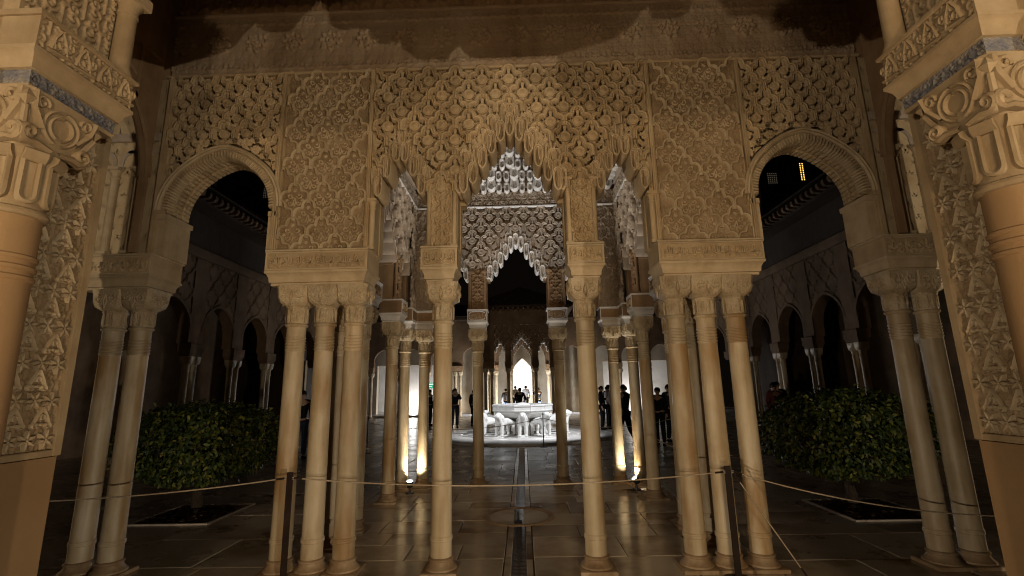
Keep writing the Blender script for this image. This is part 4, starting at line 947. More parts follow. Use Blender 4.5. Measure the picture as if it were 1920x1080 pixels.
# ------------------------------------------------------------------ galleries, far pavilion and far hall
pc = MB(); pc.loft([ring_rect(-.16, .16, -.16, .16, z) for z in (0, .035)]); pc.lathe([(.15, .035), (.11, .1), (.1, .13), (.1, .3), (.106, .31), (.098, .32), (.091, 2.06), (.1, 2.08), (.094, 2.12), (.1, 2.16), (.094, 2.2), (.1, 2.28), (.11, 2.32), (.098, 2.35), (.104, 2.49)], 16)
pc.loft([[(r * sx, r * sy, z) for sx, sy in ((-1, -.6), (-.6, -1), (.6, -1), (1, -.6), (1, .6), (.6, 1), (-.6, 1), (-1, .6))] for r, z in ((.11, 2.49), (.15, 2.55), (.165, 2.7), (.165, 2.72))])
PLAIN = pc.mesh('marble_column', M['column'], 40)
def plain_column(x, y, label, group, sc_=1.):
    o = link('marble_column', PLAIN, None, (x, y, 0), (0, 0, random.random() * .2), (sc_, sc_, 1)); return tag(o, label, 'column', group, 'thing')
def plain_impost(t, x0, x1, y0=-.18, y1=.2, mt=None):
    m = MB(); m.loft([ring_rect(x0 + d, x1 - d, y0 + d, y1 - d, z) for d, z in ((.05, 2.72), (.035, 2.75), (.03, 2.8), (0, 2.85), (0, 3.07), (-.01, 3.075), (-.01, 3.09))]); m.build('impost', mt or M['stucco_brown'], t)
ORD = ('nearest', 'second', 'third', 'fourth', 'fifth', 'sixth')
for s in (-1, 1):
    side = 'left' if s < 0 else 'right'
    t = thing('side_gallery', f'dim arcade of horseshoe arches with a wooden eave along the {side} side of the court', 'gallery', (s * 9.5, 0, 0), s * -math.pi / 2, local=True)
    # local x runs along the court: world Y = -s * local x ... front faces the court
    L = lambda y: -s * y if s > 0 else y
    L = (lambda y: -y) if s > 0 else (lambda y: y)
    ys = [9.6 + 2.1 * k for k in range(8)]; xs = sorted(L(y) for y in ys)
    poly = [(min(L(6.0), L(27.)), 3.09)]
    for a, b in zip(xs[:-1], xs[1:]): poly += [(a + .27, 3.09)] + round_arch((a + b) / 2, (b - a) / 2 - .27, 3.09, 3.45, 14, .08)[1:]
    poly += [(max(L(6.0), L(27.)), 3.09)]
    q = []
    for p in poly:
        if not q or abs(p[0] - q[-1][0]) > 1e-6 or abs(p[1] - q[-1][1]) > 1e-6: q.append(p)
    wall_strip(q, 5.95, -.05, .28).build('wall_body', M['shaded_stucco'], t, smooth=0)
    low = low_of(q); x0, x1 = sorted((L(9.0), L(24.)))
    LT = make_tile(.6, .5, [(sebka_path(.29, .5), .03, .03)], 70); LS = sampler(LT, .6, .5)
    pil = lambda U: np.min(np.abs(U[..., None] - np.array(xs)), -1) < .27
    link('lozenge_net', relief_mesh('lozenge_net', M['shaded_stucco'], x0, x1, 3.1, 5.6, .025, lambda U, V: np.where(pil(U), .5 * FG2(U, V), LS(U, V * 1.3)), FRONT(-.06), lambda U, V: V > low(U) + .1), t, (0, 0, 0))
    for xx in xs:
        plain_impost(t, xx - .3, xx + .3, mt=M['shaded_stucco'])
        MB().box(xx - .3, xx + .3, -.085, -.05, 3.1, 5.6, .01).build('pilaster', M['shaded_stucco'], t)
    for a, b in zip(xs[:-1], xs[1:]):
        MB().sweep(round_arch((a + b) / 2, (b - a) / 2 - .23, 3.2, 3.45, 20, .08)[1:-1], [(-.05, -.05), (-.04, .03), (.04, .03), (.05, -.05)], lambda u, v, h: (u, -.06 - h, v)).build('arch_moulding', M['shaded_stucco'], t)
    mould(t, min(L(6.), L(27.)), max(L(6.), L(27.)), 5.62, 5.95, -.05, .1, M['shaded_stucco'])
    MB().box(min(L(6.), L(27.)), max(L(6.), L(27.)), -.02, .25, 5.95, 7.2).build('timber_frieze', M['dark_wood'], t, smooth=0)
    ra = MB().loft([[(-.055, -.85, .02), (.055, -.85, .02), (.055, -.85, .13), (-.055, -.85, .13)], [(-.055, -.80, -.04), (.055, -.80, -.04), (.055, -.80, .14), (-.055, -.80, .14)], [(-.055, .1, -.1), (.055, .1, -.1), (.055, .1, .15), (-.055, .1, .15)]]).mesh('rafter', M['shaded_stucco'], 30)
    MB().box(min(L(6.), L(27.)), max(L(6.), L(27.)), -.6, -.02, 6.98, 7.27).build('soffit_board', M['dark_wood'], t, smooth=0)
    y = 10.5
    while y < 23: link('rafter', ra, t, (L(y), 0, 7.12)); y += .27
    ed = MB(); ed.loft([[(x, -.98, 7.28), (x, -.98, 7.33), (x, .6, 8.1), (x, .6, 8.0)] for x in (min(L(6.), L(27.)), max(L(6.), L(27.)))]); ed.build('eave_boards', M['dark_wood'], t, smooth=0)
    tl = MB(); n = 0
    yy = min(L(8.), L(24.))
    while yy < max(L(8.), L(24.)):
        tl.loft([[(yy + .085 * math.cos(a), -1.04 + k * 1.6, 7.33 + k * .78 + .07 * math.sin(a)) for a in np.linspace(0, math.pi, 5)] for k in (0, 1)], False, False); yy += .2
    tag(tl.build('roof_tiles', M['tile_roof'], t), kind='stuff')
    MB().box(min(L(6.), L(27.)), max(L(6.), L(27.)), 2.95, 3.2, 0, 6.2).build('back_wall', M['shaded_stucco'], t, smooth=0)
    MB().box(min(L(6.), L(27.)), max(L(6.), L(27.)), .3, 2.95, 5.7, 5.9).build('gallery_ceiling', M['dark_wood'], t, smooth=0)
    for k, yy in enumerate(ys[:6]):
        for d, w_ in ((-.15, 'nearer'), (.15, 'farther')):
            plain_column(s * 9.5, yy + d, f'dim column of the {side} gallery, {ORD[k]} pair, {w_} of the two', f'columns of the {side} gallery', .95)
    for d in (-.55, .3): pass
# pale marble wainscot with a patterned panel glimpsed at the end of the left gallery, doorway light in the right one
o = thing('lit_wall_panel', 'pale wall panel with red brown carving glimpsed past the left orange tree', 'wall panel', (-10.9, 22.4, 0), local=True)
MB().box(-.9, .9, 0, .2, 0, 1.6).build('dado', M['white_marble'], o, smooth=0); MB().box(-.9, .9, 0, .2, 1.61, 3.1).build('carved_panel', M['stucco'], o, smooth=0)
o = thing('lit_wall_panel', 'pale doorway wall glimpsed past the right orange tree', 'wall panel', (10.7, 21.4, 0), local=True)
MB().box(-.5, .5, 0, .2, 0, 3.1).build('panel', M['hall_beige'], o, smooth=0); MB().box(-.1, .12, -.03, 0, 1.2, 2.0).build('door_leaf', M['dark_wood'], o, smooth=0)
point('gallery_lamp', (-10.9, 21.6, 1.9), 2.2, NEUT, .1); point('gallery_lamp', (10.7, 20.7, 1.9), 1.2, NEUT, .1)

# far pavilion (across the court), only its front and flanks show
fp = thing('far_pavilion', 'far pavilion across the court, a dark fretted front with three bright pointed arches', 'pavilion', (0.03, 26.55, 0), local=True)
sd_ = step_arch(-1.19, .275, 3.09, 3.45, 4.2, 6, .65); md_ = step_arch(0, .565, 3.09, 3.4, 4.4, 9, .62)
FM = mirror([(-2.15, 3.09)] + sd_ + md_[:len(md_) // 2 + 1])
q = []
for p in FM:
    if not q or p != q[-1]: q.append(p)
lowF = low_of(q)
sebka_field(fp, -1.5, 1.5, 3.7, 5.1, 9, .235, lowF, .016, M['shaded_stucco'], -.05, extra=.12)
sebka_field(fp, -1.5, 1.5, 3.7, 5.1, 9, .235, lowF, .02, M['shaded_stucco'], .12, cells=False)
wb_ = MB(); wb_.box(-2.2, -1.5, -.05, .2, 3.09, 5.1); wb_.box(1.5, 2.2, -.05, .2, 3.09, 5.1); wb_.box(-2.2, 2.2, -.05, .2, 5.1, 6.0); wb_.build('wall_body', M['shaded_stucco'], fp, smooth=0)
for xx in (-.74, .74): MB().box(xx - .165, xx + .165, -.05, .2, 3.09, 4.0).build('pier', M['shaded_stucco'], fp, smooth=0); plain_impost(fp, xx - .19, xx + .19, mt=M['shaded_stucco'])
for x0, x1 in ((-2.2, -1.48), (1.48, 2.2)): plain_impost(fp, x0, x1)
muqarnas_band(fp, q, 0, .565, M['white_stucco'], -.03, .1, 2, depth=.25)
for s in (-1, 1): muqarnas_band(fp, q, s * 1.19, .275, M['white_stucco'], -.03, .092, 2, depth=.25)
for s in (-1, 1):
    # flank walls with one wide arch each
    m = MB(); 
    for y0, y1 in ((.2, .6), (3.4, 4.0)): m.box(s * 2.05 - .12, s * 2.05 + .12, y0, y1, 3.09, 6)
    m.box(s * 2.05 - .12, s * 2.05 + .12, .6, 3.4, 4.4, 6); m.build('side_wall', M['grey_stucco'], fp, smooth=0)
m = MB(); m.loft([ring_rect(-2.9, 2.9, -.75, 4.6, z) for z in (5.98, 6.08)] + [ring_rect(-.1, .1, 1.9, 2.1, 7.6)]); m.build('roof', M['tile_roof'], fp, smooth=0)
rm = MB().box(-.05, .05, -.7, 0, -.1, 0, .006).mesh('rafter', M['shaded_stucco'], 30)
for k in range(20): link('rafter', rm, fp, (-2.6 + k * .274, 0, 5.98))
for s in (-1, 1):
    side = 'left' if s < 0 else 'right'
    plain_column(s * .742 + .03, 26.55, f'small column beside the bright middle arch of the far pavilion, {side} one', 'columns of the far pavilion')
    plain_column(s * 1.64 + .03, 26.55, f'small column at the {side} corner of the far pavilion, inner one', 'columns of the far pavilion')
    plain_column(s * 1.98 + .03, 26.55, f'small column at the {side} corner of the far pavilion, outer one', 'columns of the far pavilion')
    plain_column(s * 2.05 + .03, 28.0, f'small column along the {side} flank of the far pavilion', 'columns of the far pavilion')
# far arcade behind it
fa = thing('far_arcade', 'far arcade of round arches on both sides of the far pavilion', 'arcade', (0.03, 30.65, 0), local=True)
HL = [(-11.5, 3.09)]
for xc in (-10.6, -8.7, -6.9, -5.1): HL += round_arch(xc, .66, 3.09, 3.5, 14)
HL += round_arch(-3.15, .59, 3.09, 3.60, 14)
P_ = mirror(HL + sd_ + md_[:len(md_) // 2 + 1])
wall_strip(P_, 5.9, -.05, .28).build('wall_body', M['shaded_stucco'], fa, smooth=0)
muqarnas_band(fa, P_, 0, .565, M['white_stucco'], -.06, .1, 2, depth=.3)
fx = [.7335, 1.64, 1.94, 2.24, 3.9, 4.2, 5.9, 6.1, 7.7, 7.9, 9.5, 9.8]
fn = ('beside the middle arch', 'first of three past the pavilion arch', 'second of three past the pavilion arch', 'third of three past the pavilion arch', 'first of the pair past the round arch', 'second of the pair past the round arch', 'first of the second pair', 'second of the second pair', 'first of the third pair', 'second of the third pair', 'first of the end pair', 'second of the end pair')
for s in (-1, 1):
    for x, nme in zip(fx, fn): plain_column(s * x + .03, 30.65, f'far arcade column, {"left" if s < 0 else "right"} half, {nme}', 'columns of the far arcade')
    for x0, x1 in ((.55, .92), (1.47, 2.5), (3.72, 4.45), (5.75, 6.25), (7.55, 8.05), (9.35, 9.95)):
        a, b_ = sorted((s * x0, s * x1)); plain_impost(fa, a, b_)
MB().box(-11.5, 11.5, -.9, .5, 5.9, 6.1).build('eave', M['dark_wood'], fa, smooth=0)
MB().loft([[(x, -1., 6.1), (x, 3.5, 7.6), (x, 3.5, 6.1)] for x in (-11.5, 11.5)]).build('roof', M['tile_roof'], fa, smooth=0)
# lit hall behind the far arcade
hw = thing('far_hall', 'lit white hall behind the far pavilion, seen through its arches', 'hall', (0.03, 33.0, 0), local=True)
hp_ = [(-11.5, 0), (-9.9, 0)] + [(-9.9, 3.3), (-8.4, 3.3), (-8.4, 0), (-.64, 0), (-.64, 2.55)] 
st = step_arch(0, .64, 0, 2.75, 3.6, 9, .62)
pl_ = [(-11.5, 0.0), (-9.8, 0.0), (-9.8, 3.3), (-5.4, 3.3), (-5.4, 0.)] + st + [(5.4, 0.), (5.4, 3.3), (9.8, 3.3), (9.8, 0.), (11.5, 0.)]
wall_strip(pl_, 5.9, -.15, .25).build('front_wall', M['hall_beige'], hw, smooth=0)
MB().box(-11.5, 11.5, 2.6, 2.9, 0, 6).build('back_wall', M['hall_white'], hw, smooth=0)
MB().box(-.9, .9, 2.57, 2.6, 0, 1.15).build('back_dado', M['hall_beige'], hw, smooth=0)
MB().box(-11.5, 11.5, .25, 2.9, 5.4, 5.6).build('ceiling', M['hall_beige'], hw, smooth=0)
for s in (-1, 1): MB().box(s * 5 - .1, s * 5 + .1, .25, 2.6, 0, 5.4).build('cross_wall', M['hall_white'], hw, smooth=0)
sg = thing('exit_sign', 'small green and white sign hanging near the far left gallery', 'sign', (-5.6, 30.2, 1.75), local=True)
MB().box(-.19, .19, 0, .03, 0, .34, .004).build('panel', M['sign_green'], sg); MB().box(-.14, .14, -.006, -.001, .2, .27).build('band', M['sign_white'], sg); MB().box(-.14, .05, -.006, -.001, .08, .13).build('band', M['sign_white'], sg)
MB().box(-.012, .012, .031, .05, -1.75, .3).build('stand', M['black_metal'], sg)

# towers behind the side galleries with latticed windows
def tower(loc, rz, w_, h, wins, label, sx):
    t = thing('tower', label, 'tower', loc, rz, local=True)
    MB().box(-w_ / 2, w_ / 2, 0, 4, 0, h).build('wall', M['dark_wood'], t, smooth=0)
    MB().loft([ring_rect(-w_ / 2 - .5, w_ / 2 + .5, -.5, 4.5, h), ring_rect(-.1, .1, 1.9, 2.1, h + 2.)]).build('roof', M['tile_roof'], t, smooth=0)
    for x, z, ww, hh, mt in wins:
        f = MB(); f.box(x - ww / 2 - .05, x + ww / 2 + .05, -.05, .02, z - .05, z); f.box(x - ww / 2 - .05, x - ww / 2, -.05, .02, z, z + hh); f.box(x + ww / 2, x + ww / 2 + .05, -.05, .02, z, z + hh); f.box(x - ww / 2 - .05, x + ww / 2 + .05, -.05, .02, z + hh, z + hh + .05)
        fo = f.build('window', M['dark_wood'], t, smooth=0)
        MB().box(x - ww / 2, x + ww / 2, -.012, -.008, z, z + hh).build('pane', mt, fo, (0, 0, 0), smooth=0)
        l = MB(); nx, nz = max(2, int(ww / .075)), max(2, int(hh / .075))
        for i in range(nx):
            for j in range(nz):
                cx, cz = x - ww / 2 + (i + .5) * ww / nx, z + (j + .5) * hh / nz; r = .5 * ww / nx
                ro = [(cx + r * sx_ * 1.02, cz + r * sz_ * hh / nz / (ww / nx) * 1.02) for sx_, sz_ in ((-1, -1), (1, -1), (1, 1), (-1, 1))]; ri = [(cx + (x_ - cx) * .55 * random.uniform(.7, 1.2) + .0, cz + (z_ - cz) * .55) for x_, z_ in ((cx, cz - r), (cx + r, cz), (cx, cz + r), (cx - r, cz))]
                ri = [(cx, cz - r * .6), (cx + r * .6, cz), (cx, cz + r * .6), (cx - r * .6, cz)]
                v = [(a, -.03, b) for a, b in ro] + [(a, -.03, b) for a, b in ri]; l.add(v, [(0, 1, 5, 4), (4, 5, 1, 0), (1, 2, 6, 5), (2, 3, 7, 6), (3, 0, 4, 7)])
        l.build('lattice', M['dark_wood'], fo, (0, 0, 0), smooth=0)
    return t
tower((12.6, 19.0, 0), 0, 5, 12.6, [(-.69, 9.86, .2, .80, M['glass_gold']), (-1.95, 9.75, .42, .5, M['glass_dim'])], 'dark tower behind the right gallery with a glowing golden lattice window', 1)
tower((-12.2, 21.0, 0), 0, 4, 12.8, [(.45, 10.6, .34, .5, M['glass_dim'])], 'dark tower behind the left gallery with a tiny pierced window', -1)

# ------------------------------------------------------------------ orange trees
def leaf_shape(m, c, d, n, ln, wd):
    d = d.normalized(); sd = d.cross(n); sd = sd.normalized() if sd.length > 1e-3 else Vector((1, 0, 0)); n = sd.cross(d).normalized()
    p = lambda t, q, h: c + d * (t * ln) + sd * (q * wd) + n * (h * ln)
    m.add([p(0, 0, 0), p(.3, -.42, .07), p(.3, 0, 0), p(.3, .42, .07), p(.65, -.38, .04), p(.68, 0, -.03), p(.65, .38, .04), p(1, 0, -.16)],
          [(0, 2, 1), (0, 3, 2), (1, 2, 5, 4), (2, 3, 6, 5), (4, 5, 7), (5, 6, 7)])
def leaf_one(): m = MB(); leaf_shape(m, Vector((0, 0, 0)), Vector((0, 0, 1)), Vector((0, -1, 0)), 1, .55); return m.mesh('leaf', M['leaf'], 60)
LEAFM = leaf_one()
def orange_tree(x, y, label, seed, rx, ry, z0, z1):
    r = random.Random(seed); t = thing('orange_tree', label, 'tree', (x, y, 0))
    tr = MB(); tr.tube([(x, y, -.02), (x + .01, y, .08), (x - .01, y + .01, .3), (x + .01, y, .55)], [.1, .075, .062, .06], 10); tr.build('trunk', M['bark'], t)
    for k in range(6):
        a = k * 1.05 + .3; b = MB(); b.tube([(x, y, .45 + .03 * k), (x + .25 * math.cos(a), y + .22 * math.sin(a), .68), (x + .6 * math.cos(a) * rx, y + .6 * math.sin(a) * ry, .85 + .12 * (k % 3)), (x + .8 * math.cos(a) * rx, y + .8 * math.sin(a) * ry, 1.0 + .1 * (k % 3))], [.04, .03, .02, .01], 6); b.build('limb', M['bark'], t)
    cz = (z0 + z1) / 2; hz = (z1 - z0) / 2
    def surf(a, e, q):
        c = math.cos(e); k = 1 + .08 * math.sin(3 * a + seed) + .07 * math.sin(5 * a + 2 * e + seed) + .06 * math.sin(9 * a + 7 * e) + .05 * math.sin(17 * a - 11 * e)
        sgn = lambda v, p: math.copysign(abs(v) ** p, v)
        return Vector((x + rx * k * q * sgn(c, .92) * math.cos(a), y + ry * k * q * sgn(c, .92) * math.sin(a), cz + hz * q * sgn(math.sin(e), .95) * (1 + .05 * math.sin(6 * a))))
    lb = MB(); cand = []
    for i in range(8200):
        a, e = r.uniform(0, 2 * math.pi), math.asin(r.uniform(-1, 1)); q = 1 - abs(r.gauss(0, .13)) + (r.uniform(0, .09) if r.random() < .06 else 0)
        if q < .45: continue
        c = surf(a, e, q); o = (c - Vector((x, y, cz))).normalized()
        d = (o * .45 + Vector((r.gauss(0, .55), r.gauss(0, .55), r.gauss(-.55, .4)))).normalized(); n = (o + Vector((r.gauss(0, .4), r.gauss(0, .4), r.gauss(.2, .4)))).normalized()
        cand.append((c, d, n, r.uniform(.05, .088), q))
    key = lambda L_: (L_[0] - Vector((.08, 0, 1.65))).length - 1.5 * L_[4]
    cand.sort(key=key)
    for c, d, n, ln, q in cand[:300]:
        dd = d.normalized(); sd = dd.cross(n).normalized(); nn = sd.cross(dd)
        o = link('leaf', LEAFM, t, c - t.location); o.rotation_euler = Matrix((sd, -nn, dd)).transposed().to_euler(); o.scale = (ln, ln, ln)
    for c, d, n, ln, q in cand[300:]: leaf_shape(lb, c, d, n, ln, ln * .55)
    tag(lb.build('crown', M['leaf'], t, smooth=60), kind='stuff')
    return t
orange_tree(-4.62, 7.25, 'clipped orange tree behind the left arch, its lower leaves lit yellow green', 5, 1.12, .98, .42, 1.55)
orange_tree(4.42, 6.95, 'clipped orange tree behind the right arch, almost lost in the dark', 9, 1.08, .95, .42, 1.56)
for s, yb in ((-1, 6.6), (1, 6.32)):
    side = 'left' if s < 0 else 'right'
    x0, x1 = sorted((s * 4.03, s * 5.11)); y1 = yb + 1.14
    b = thing('planting_bed', f'square bed of dry leaf litter with a stone edge under the {side} orange tree', 'planting bed', ((x0 + x1) / 2, yb + .57, 0))
    relb = relief_mesh('soil', M['soil'], x0 + .03, x1 - .03, yb + .03, y1 - .03, .02, lambda U, V: .02 * np.sin(U * 31 + 3 * np.sin(V * 17)) * np.sin(V * 27 + 2 * np.sin(U * 21)) + .012 * np.sin(U * 83) * np.sin(V * 71), lambda U, V, H: (U, V, H - .02)); so = link('soil', relb, b, -b.location); so['kind'] = 'stuff'
    for (a, b_, c, d) in ((x0, x1, yb, yb + .035), (x0, x1, y1 - .035, y1), (x0, x0 + .035, yb + .035, y1 - .035), (x1 - .035, x1, yb + .035, y1 - .035)): MB().box(a, b_, c, d, -.03, .022, .004).build('edging_stone', M['kerb'], b)
    lt = MB(); r = random.Random(4 + s)
    for i in range(420):
        c = Vector((r.uniform(x0 + .05, x1 - .05), r.uniform(yb + .05, y1 - .05), r.uniform(0, .015))); a = r.uniform(0, 6.3); leaf_shape(lt, c, Vector((math.cos(a), math.sin(a), r.uniform(-.1, .3))), Vector((r.gauss(0, .3), r.gauss(0, .3), 1)), r.uniform(.05, .08), .035)
    tag(lt.build('leaf_litter', M['soil'], b, smooth=0), kind='stuff')

# ------------------------------------------------------------------ rope barrier
def rope_post(x, y, label, h=.93, wd=.027, group='rope barrier posts'):
    t = thing('rope_post', label, 'post', (x, y, 0), group=group)
    MB().box(x - wd, x + wd, y - .008, y + .008, .012, h, .003).build('bar', M['post'], t)
    MB().lathe([(.12, 0), (.12, .008), (.03, .014)], 20, (x, y, 0)).build('foot', M['post'], t)
    for q in (-1, 1): MB().tube([(x + q * wd, y - .012, h - .045), (x + q * (wd + .018), y - .012, h - .04), (x + q * (wd + .022), y - .012, h - .055), (x + q * wd, y - .012, h - .06)], .004, 6).build('ring', M['kerb'], t)
    return t
def rope(p, q, sag, label, rad=.0062, hooks=True, n=28):
    p, q = Vector(p), Vector(q); t = thing('rope', label, 'rope', (p + q) / 2, group='barrier ropes')
    pts = [p.lerp(q, k / n) + Vector((0, 0, -sag * 4 * (k / n) * (1 - k / n))) for k in range(n + 1)]
    m = MB(); m.tube(pts, rad, 7); m.build('cord', M['rope'], t)
    if hooks:
        for a, b in ((0, 1), (n, n - 1)):
            d = (pts[b] - pts[a]).normalized(); MB().tube([pts[a], pts[a] + d * .075], [.009, .008], 8).build('ferrule', M['post'], t)
    return t
PL, PR = (-2.09, 4.66), (1.90, 4.62)
rope_post(*PL, 'dark rusty rope post standing between the left triple columns'); rope_post(*PR, 'dark rusty rope post standing in front of the right triple columns')
rope((PL[0] + .045, PL[1] - .012, .88), (PR[0] - .045, PR[1] - .012, .88), .09, 'pale rope hanging between the two rusty posts across the centre')
rope((PL[0] - .045, PL[1] - .012, .88), (-4.05, 4.2, .80), .03, 'pale rope running from the left post toward the left jamb')
rope((PR[0] + .045, PR[1] - .012, .88), (4.30, 4.5, .50), .09, 'pale rope sagging from the right post past the right orange tree')
rope((PR[0] + .045, PR[1] - .03, .86), (2.42, 4.5, .06), .0, 'pale rope drooping from the right post down to the floor')
rope_post(.62, 14.3, 'thin dark barrier post in front of the lion fountain', .95, .014, 'court barrier posts'); rope_post(-4.2, 13.6, 'thin dark barrier post in the court, left of the fountain', .95, .014, 'court barrier posts'); rope_post(4.0, 13.2, 'thin dark barrier post in the court, right of the fountain', .95, .014, 'court barrier posts')
rope((.62, 14.29, .8), (-4.2, 13.59, .8), .25, 'thin rope strung left of the fountain barrier post', .008, False); rope((.62, 14.29, .8), (4.0, 13.19, .8), .25, 'thin rope strung right of the fountain barrier post', .008, False)
rope((2.2, 8.7, .85), (2.75, 6.6, .75), .12, 'rope slung behind the right side of the pavilion', .008, False); rope((-2.2, 9.4, .85), (-2.9, 6.9, .8), .1, 'rope slung behind the left side of the pavilion', .008, False)

# ------------------------------------------------------------------ visitors
def human(pose):
    J = dict(pel=(0, 0, .95), sp=(0, .01, 1.14), ch=(0, 0, 1.36), nk=(0, .01, 1.5), hd=(0, -.015, 1.58), tp=(0, -.015, 1.655))
    for s, k in ((-1, 'l'), (1, 'r')):
        J['sh' + k] = (s * .185, .01, 1.42); J['el' + k] = (s * .235, .03, 1.16); J['wr' + k] = (s * .235, -.05, .92); J['ha' + k] = (s * .225, -.07, .83)
        J['hp' + k] = (s * .09, 0, .9); J['kn' + k] = (s * .1, -.02, .5); J['an' + k] = (s * .105, .025, .085); J['to' + k] = (s * .12, -.13, .035)
    if pose == 'phone':
        for s, k in ((-1, 'l'), (1, 'r')): J['el' + k] = (s * .24, -.16, 1.24); J['wr' + k] = (s * .1, -.33, 1.47); J['ha' + k] = (s * .06, -.37, 1.54)
    if pose == 'walk':
        J['knl'] = (-.1, -.14, .52); J['anl'] = (-.1, -.2, .1); J['tol'] = (-.11, -.35, .06); J['knr'] = (.1, .06, .5); J['anr'] = (.1, .26, .12); J['tor'] = (.11, .12, .035)
        J['ell'] = (-.25, .12, 1.18); J['wrl'] = (-.24, .1, .94); J['hal'] = (-.23, .07, .86); J['elr'] = (.25, -.06, 1.17); J['wrr'] = (.23, -.22, .98); J['har'] = (.22, -.27, .92)
    if pose == 'bag':
        J['elr'] = (.25, .05, 1.17); J['wrr'] = (.17, -.17, 1.2); J['har'] = (.1, -.2, 1.26)
    if pose == 'sit':
        dz = -.45
        for k in ('pel', 'sp', 'ch', 'nk', 'hd', 'tp', 'shl', 'shr', 'ell', 'elr', 'wrl', 'wrr', 'hal', 'har', 'hpl', 'hpr'): J[k] = (J[k][0], J[k][1], J[k][2] + dz)
        for s, k in ((-1, 'l'), (1, 'r')): J['kn' + k] = (s * .13, -.44, .5); J['an' + k] = (s * .13, -.42, .085); J['to' + k] = (s * .14, -.57, .035); J['el' + k] = (s * .25, -.06, .76); J['wr' + k] = (s * .18, -.28, .62); J['ha' + k] = (s * .16, -.36, .58)
    return J
def build_from(J, chains, rad, name, mat, sub=1, root=0):
    ks = []; ed = []
    for ch in chains:
        for a in ch:
            if a not in ks: ks.append(a)
        for a, b in zip(ch[:-1], ch[1:]): ed.append((ks.index(a), ks.index(b)))
    return skin_mesh(name, [J[k] for k in ks], ed, [rad[k] for k in ks], mat, sub, root)
_hm = {}
def human_meshes(pose):
    if pose in _hm: return _hm[pose]
    J = human(pose); rad = dict(pel=(.13, .1), sp=(.12, .09), ch=(.14, .1), nk=.055, hd=(.075, .09), tp=(.072, .085))
    for k in 'lr': rad.update({'sh' + k: .06, 'el' + k: .042, 'wr' + k: .028, 'ha' + k: (.035, .022), 'hp' + k: .085, 'kn' + k: .058, 'an' + k: .04, 'to' + k: (.042, .03)})
    chains = [('pel', 'sp', 'ch', 'nk', 'hd', 'tp')] + [c for k in 'lr' for c in (('ch', 'sh' + k, 'el' + k, 'wr' + k, 'ha' + k), ('pel', 'hp' + k, 'kn' + k, 'an' + k, 'to' + k))]
    # fingers: short chains out of the palm
    for k in 'lr':
        h = Vector(J['ha' + k]); d = (h - Vector(J['wr' + k])).normalized(); sd = d.cross(Vector((0, 0, 1))) if abs(d.z) < .8 else Vector((0, 1, 0)); sd.normalize()
        for f, (o, ln) in enumerate(((-.027, .06), (-.009, .07), (.009, .066), (.026, .052))):
            J[f'f{k}{f}'] = tuple(h + sd * o * .9 + d * .02); J[f'g{k}{f}'] = tuple(h + sd * o * 1.1 + d * (.02 + ln)); rad[f'f{k}{f}'] = .009; rad[f'g{k}{f}'] = .008; chains.append(('ha' + k, f'f{k}{f}', f'g{k}{f}'))
        J[f't{k}'] = tuple(h - sd * .05 + d * .01); rad[f't{k}'] = .01; chains.append(('ha' + k, f't{k}'))
    body = build_from(J, chains, rad, 'body', M['skin'])
    jr = {k: (tuple(x + .022 for x in v) if hasattr(v, '__len__') else v + .018) for k, v in rad.items()}; jr['pel'] = (.155, .12); jr['nk'] = .062
    jac = build_from(J, [('pel', 'sp', 'ch', 'nk')] + [('ch', 'sh' + k, 'el' + k, 'wr' + k) for k in 'lr'], jr, 'jacket', M['cloth_black'])
    tr = dict(jr); 
    for k in 'lr': tr['hp' + k] = .105; tr['kn' + k] = .08; tr['an' + k] = .065
    tr['pel'] = (.14, .11)
    tro = build_from(J, [('pel', 'hp' + k, 'kn' + k, 'an' + k) for k in 'lr'], tr, 'trousers', M['denim'])
    sh = MB()
    for k in 'lr':
        a, b = Vector(J['an' + k]), Vector(J['to' + k]); sh.tube([a + Vector((0, .04, -.035)), (a + b) / 2 + Vector((0, 0, -.01)), b], [.05, .052, .035], 8)
    shm = sh.mesh('shoes', M['shoe'], 60)
    c = Vector(J['hd']) + Vector((0, .012, .045)); hr = MB()
    hr.loft([[(c.x + r * math.cos(t) * .92, c.y + .01 + r * math.sin(t), c.z + z - (.03 if math.sin(t) > .3 else 0)) for t in np.linspace(0, 2 * math.pi, 14, endpoint=False)] for r, z in ((.088, -.035), (.098, 0), (.094, .04), (.07, .078), (.03, .094))])
    hm = hr.mesh('hair', M['hair'], 60)
    fm = MB(); f = Vector(J['hd']) + Vector((0, -.085, .02)); fm.tube([f + Vector((0, .012, .02)), f + Vector((0, -.014, -.012))], [.009, .015], 7)
    for s in (-1, 1): fm.lathe([(.001, 0), (.011, .004), (.011, .01), (.001, .016)], 7, (f.x + s * .03, f.y + .008, f.z + .015)); fm.box(f.x + s * .078 - .008, f.x + s * .078 + .008, f.y + .075, f.y + .1, f.z - .02, f.z + .03, .006)
    fm.tube([f + Vector((-.022, .006, -.045)), f + Vector((0, -.002, -.045)), f + Vector((.022, .006, -.045))], .005, 5)
    _hm[pose] = (body, jac, tro, shm, hm, fm.mesh('face', M['skin'], 60)); return _hm[pose]
def person(x, y, rz, pose, jacket, trousers, label, h=1.7, z=0.):
    t = thing('person', label, 'person', (x, y, z), rz, 'visitors in the court'); t.scale = (h / 1.74,) * 3
    for me, mt in zip(human_meshes(pose), (None, jacket, trousers, None, None, None)):
        o = link(me.name.split('.')[0], me, t)
        if mt: o.material_slots[0].link = 'OBJECT'; o.material_slots[0].material = M[mt]
    return t
PI = math.pi
person(-2.93, 21.6, 0.2, 'phone', 'cloth_black', 'cloth_navy', 'person in dark clothes raising a phone, left of the slim pavilion column', 1.72)
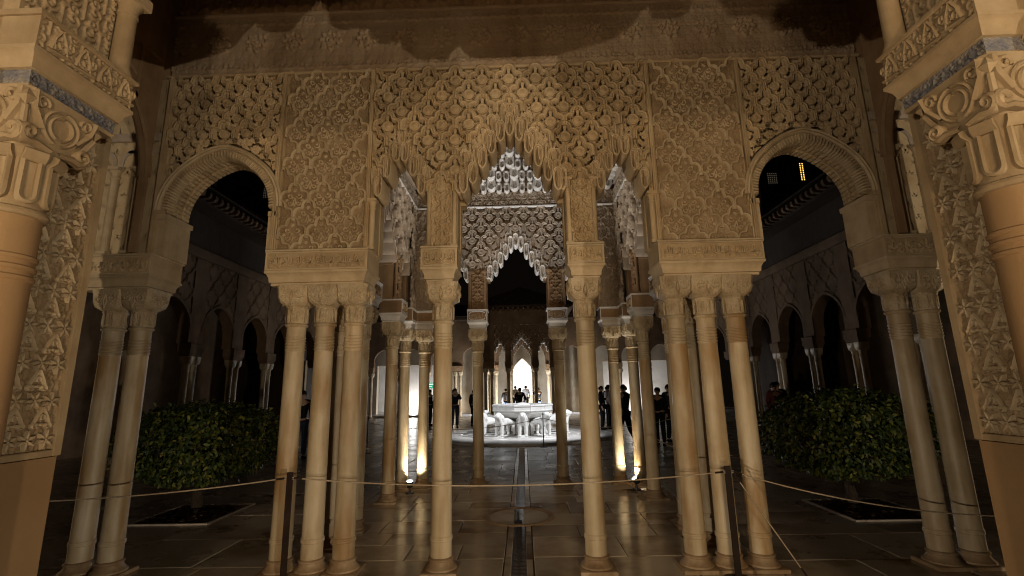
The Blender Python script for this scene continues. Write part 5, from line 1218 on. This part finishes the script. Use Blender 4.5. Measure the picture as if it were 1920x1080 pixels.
ph = tag(link('phone', MB().box(-.04, .04, -.005, .005, -.075, .075, .003).mesh('phone', M['black_metal'], 30), None, (-2.93 - .06, 21.24, 1.56), (0, 0, .2)), 'phone held up by the dark-clothed person left of the fountain', 'phone', kind='thing')
person(-4.35, 23.2, 1.2, 'stand', 'cloth_black', 'cloth_black', 'person in black standing behind the left inner column', 1.7); person(-4.0, 23.6, 2.0, 'bag', 'cloth_navy', 'cloth_black', 'person in a dark jacket at the edge of the left group', 1.68)
person(-.1, 24.4, 2.9, 'sit', 'cloth_black', 'cloth_black', 'person in black sitting just behind the basin', 1.72, .42)
person(.22, 31.6, PI + .2, 'stand', 'cloth_white', 'cloth_black', 'person in a white shirt seen from behind in the bright arch', 1.7, .12)
person(-.45, 31.9, PI - .4, 'bag', 'cloth_tan', 'cloth_black', 'person in a tan jacket at the left of the bright arch', 1.7, .12)
person(.95, 29.2, PI + .7, 'phone', 'cloth_black', 'denim', 'person in black taking a photo by the right column of the far pavilion', 1.68)
person(-.95, 29.0, PI, 'stand', 'cloth_grey', 'denim', 'person in grey in the left narrow arch of the far pavilion', 1.66)
person(3.88, 14.1, -.6, 'stand', 'cloth_black', 'cloth_black', 'person all in black standing right of the pavilion, nearest visitor', 1.62)
person(4.45, 15.0, .5, 'bag', 'cloth_navy', 'cloth_black', 'person in navy partly hidden behind the nearest visitor', 1.7)
person(3.45, 19.9, 1.7, 'stand', 'cloth_white', 'cloth_black', 'person in a pale shirt among the dark group right of the fountain', 1.7)
person(3.15, 19.6, 1.2, 'bag', 'cloth_black', 'cloth_black', 'person in black at the left of the group right of the fountain', 1.7); person(3.6, 20.6, 2.2, 'stand', 'cloth_black', 'denim', 'person in dark jeans at the back of the group right of the fountain', 1.74)
person(2.95, 14.2, -1.2, 'walk', 'cloth_black', 'cloth_black', 'person walking, half hidden behind the lit right columns', 1.72)
person(-2.2, 22.6, 2.5, 'stand', 'cloth_black', 'cloth_black', 'person in black half hidden by the slim left column', 1.66)
person(-5.6, 12.6, .6, 'stand', 'cloth_black', 'cloth_navy', 'person in the dark between the left triple columns', 1.72)
person(6.6, 13.0, .4, 'bag', 'cloth_red', 'cloth_black', 'person in dark red between the right triple columns', 1.7); person(7.5, 14.6, -.4, 'stand', 'cloth_black', 'cloth_black', 'person in black beside the right orange tree', 1.72)
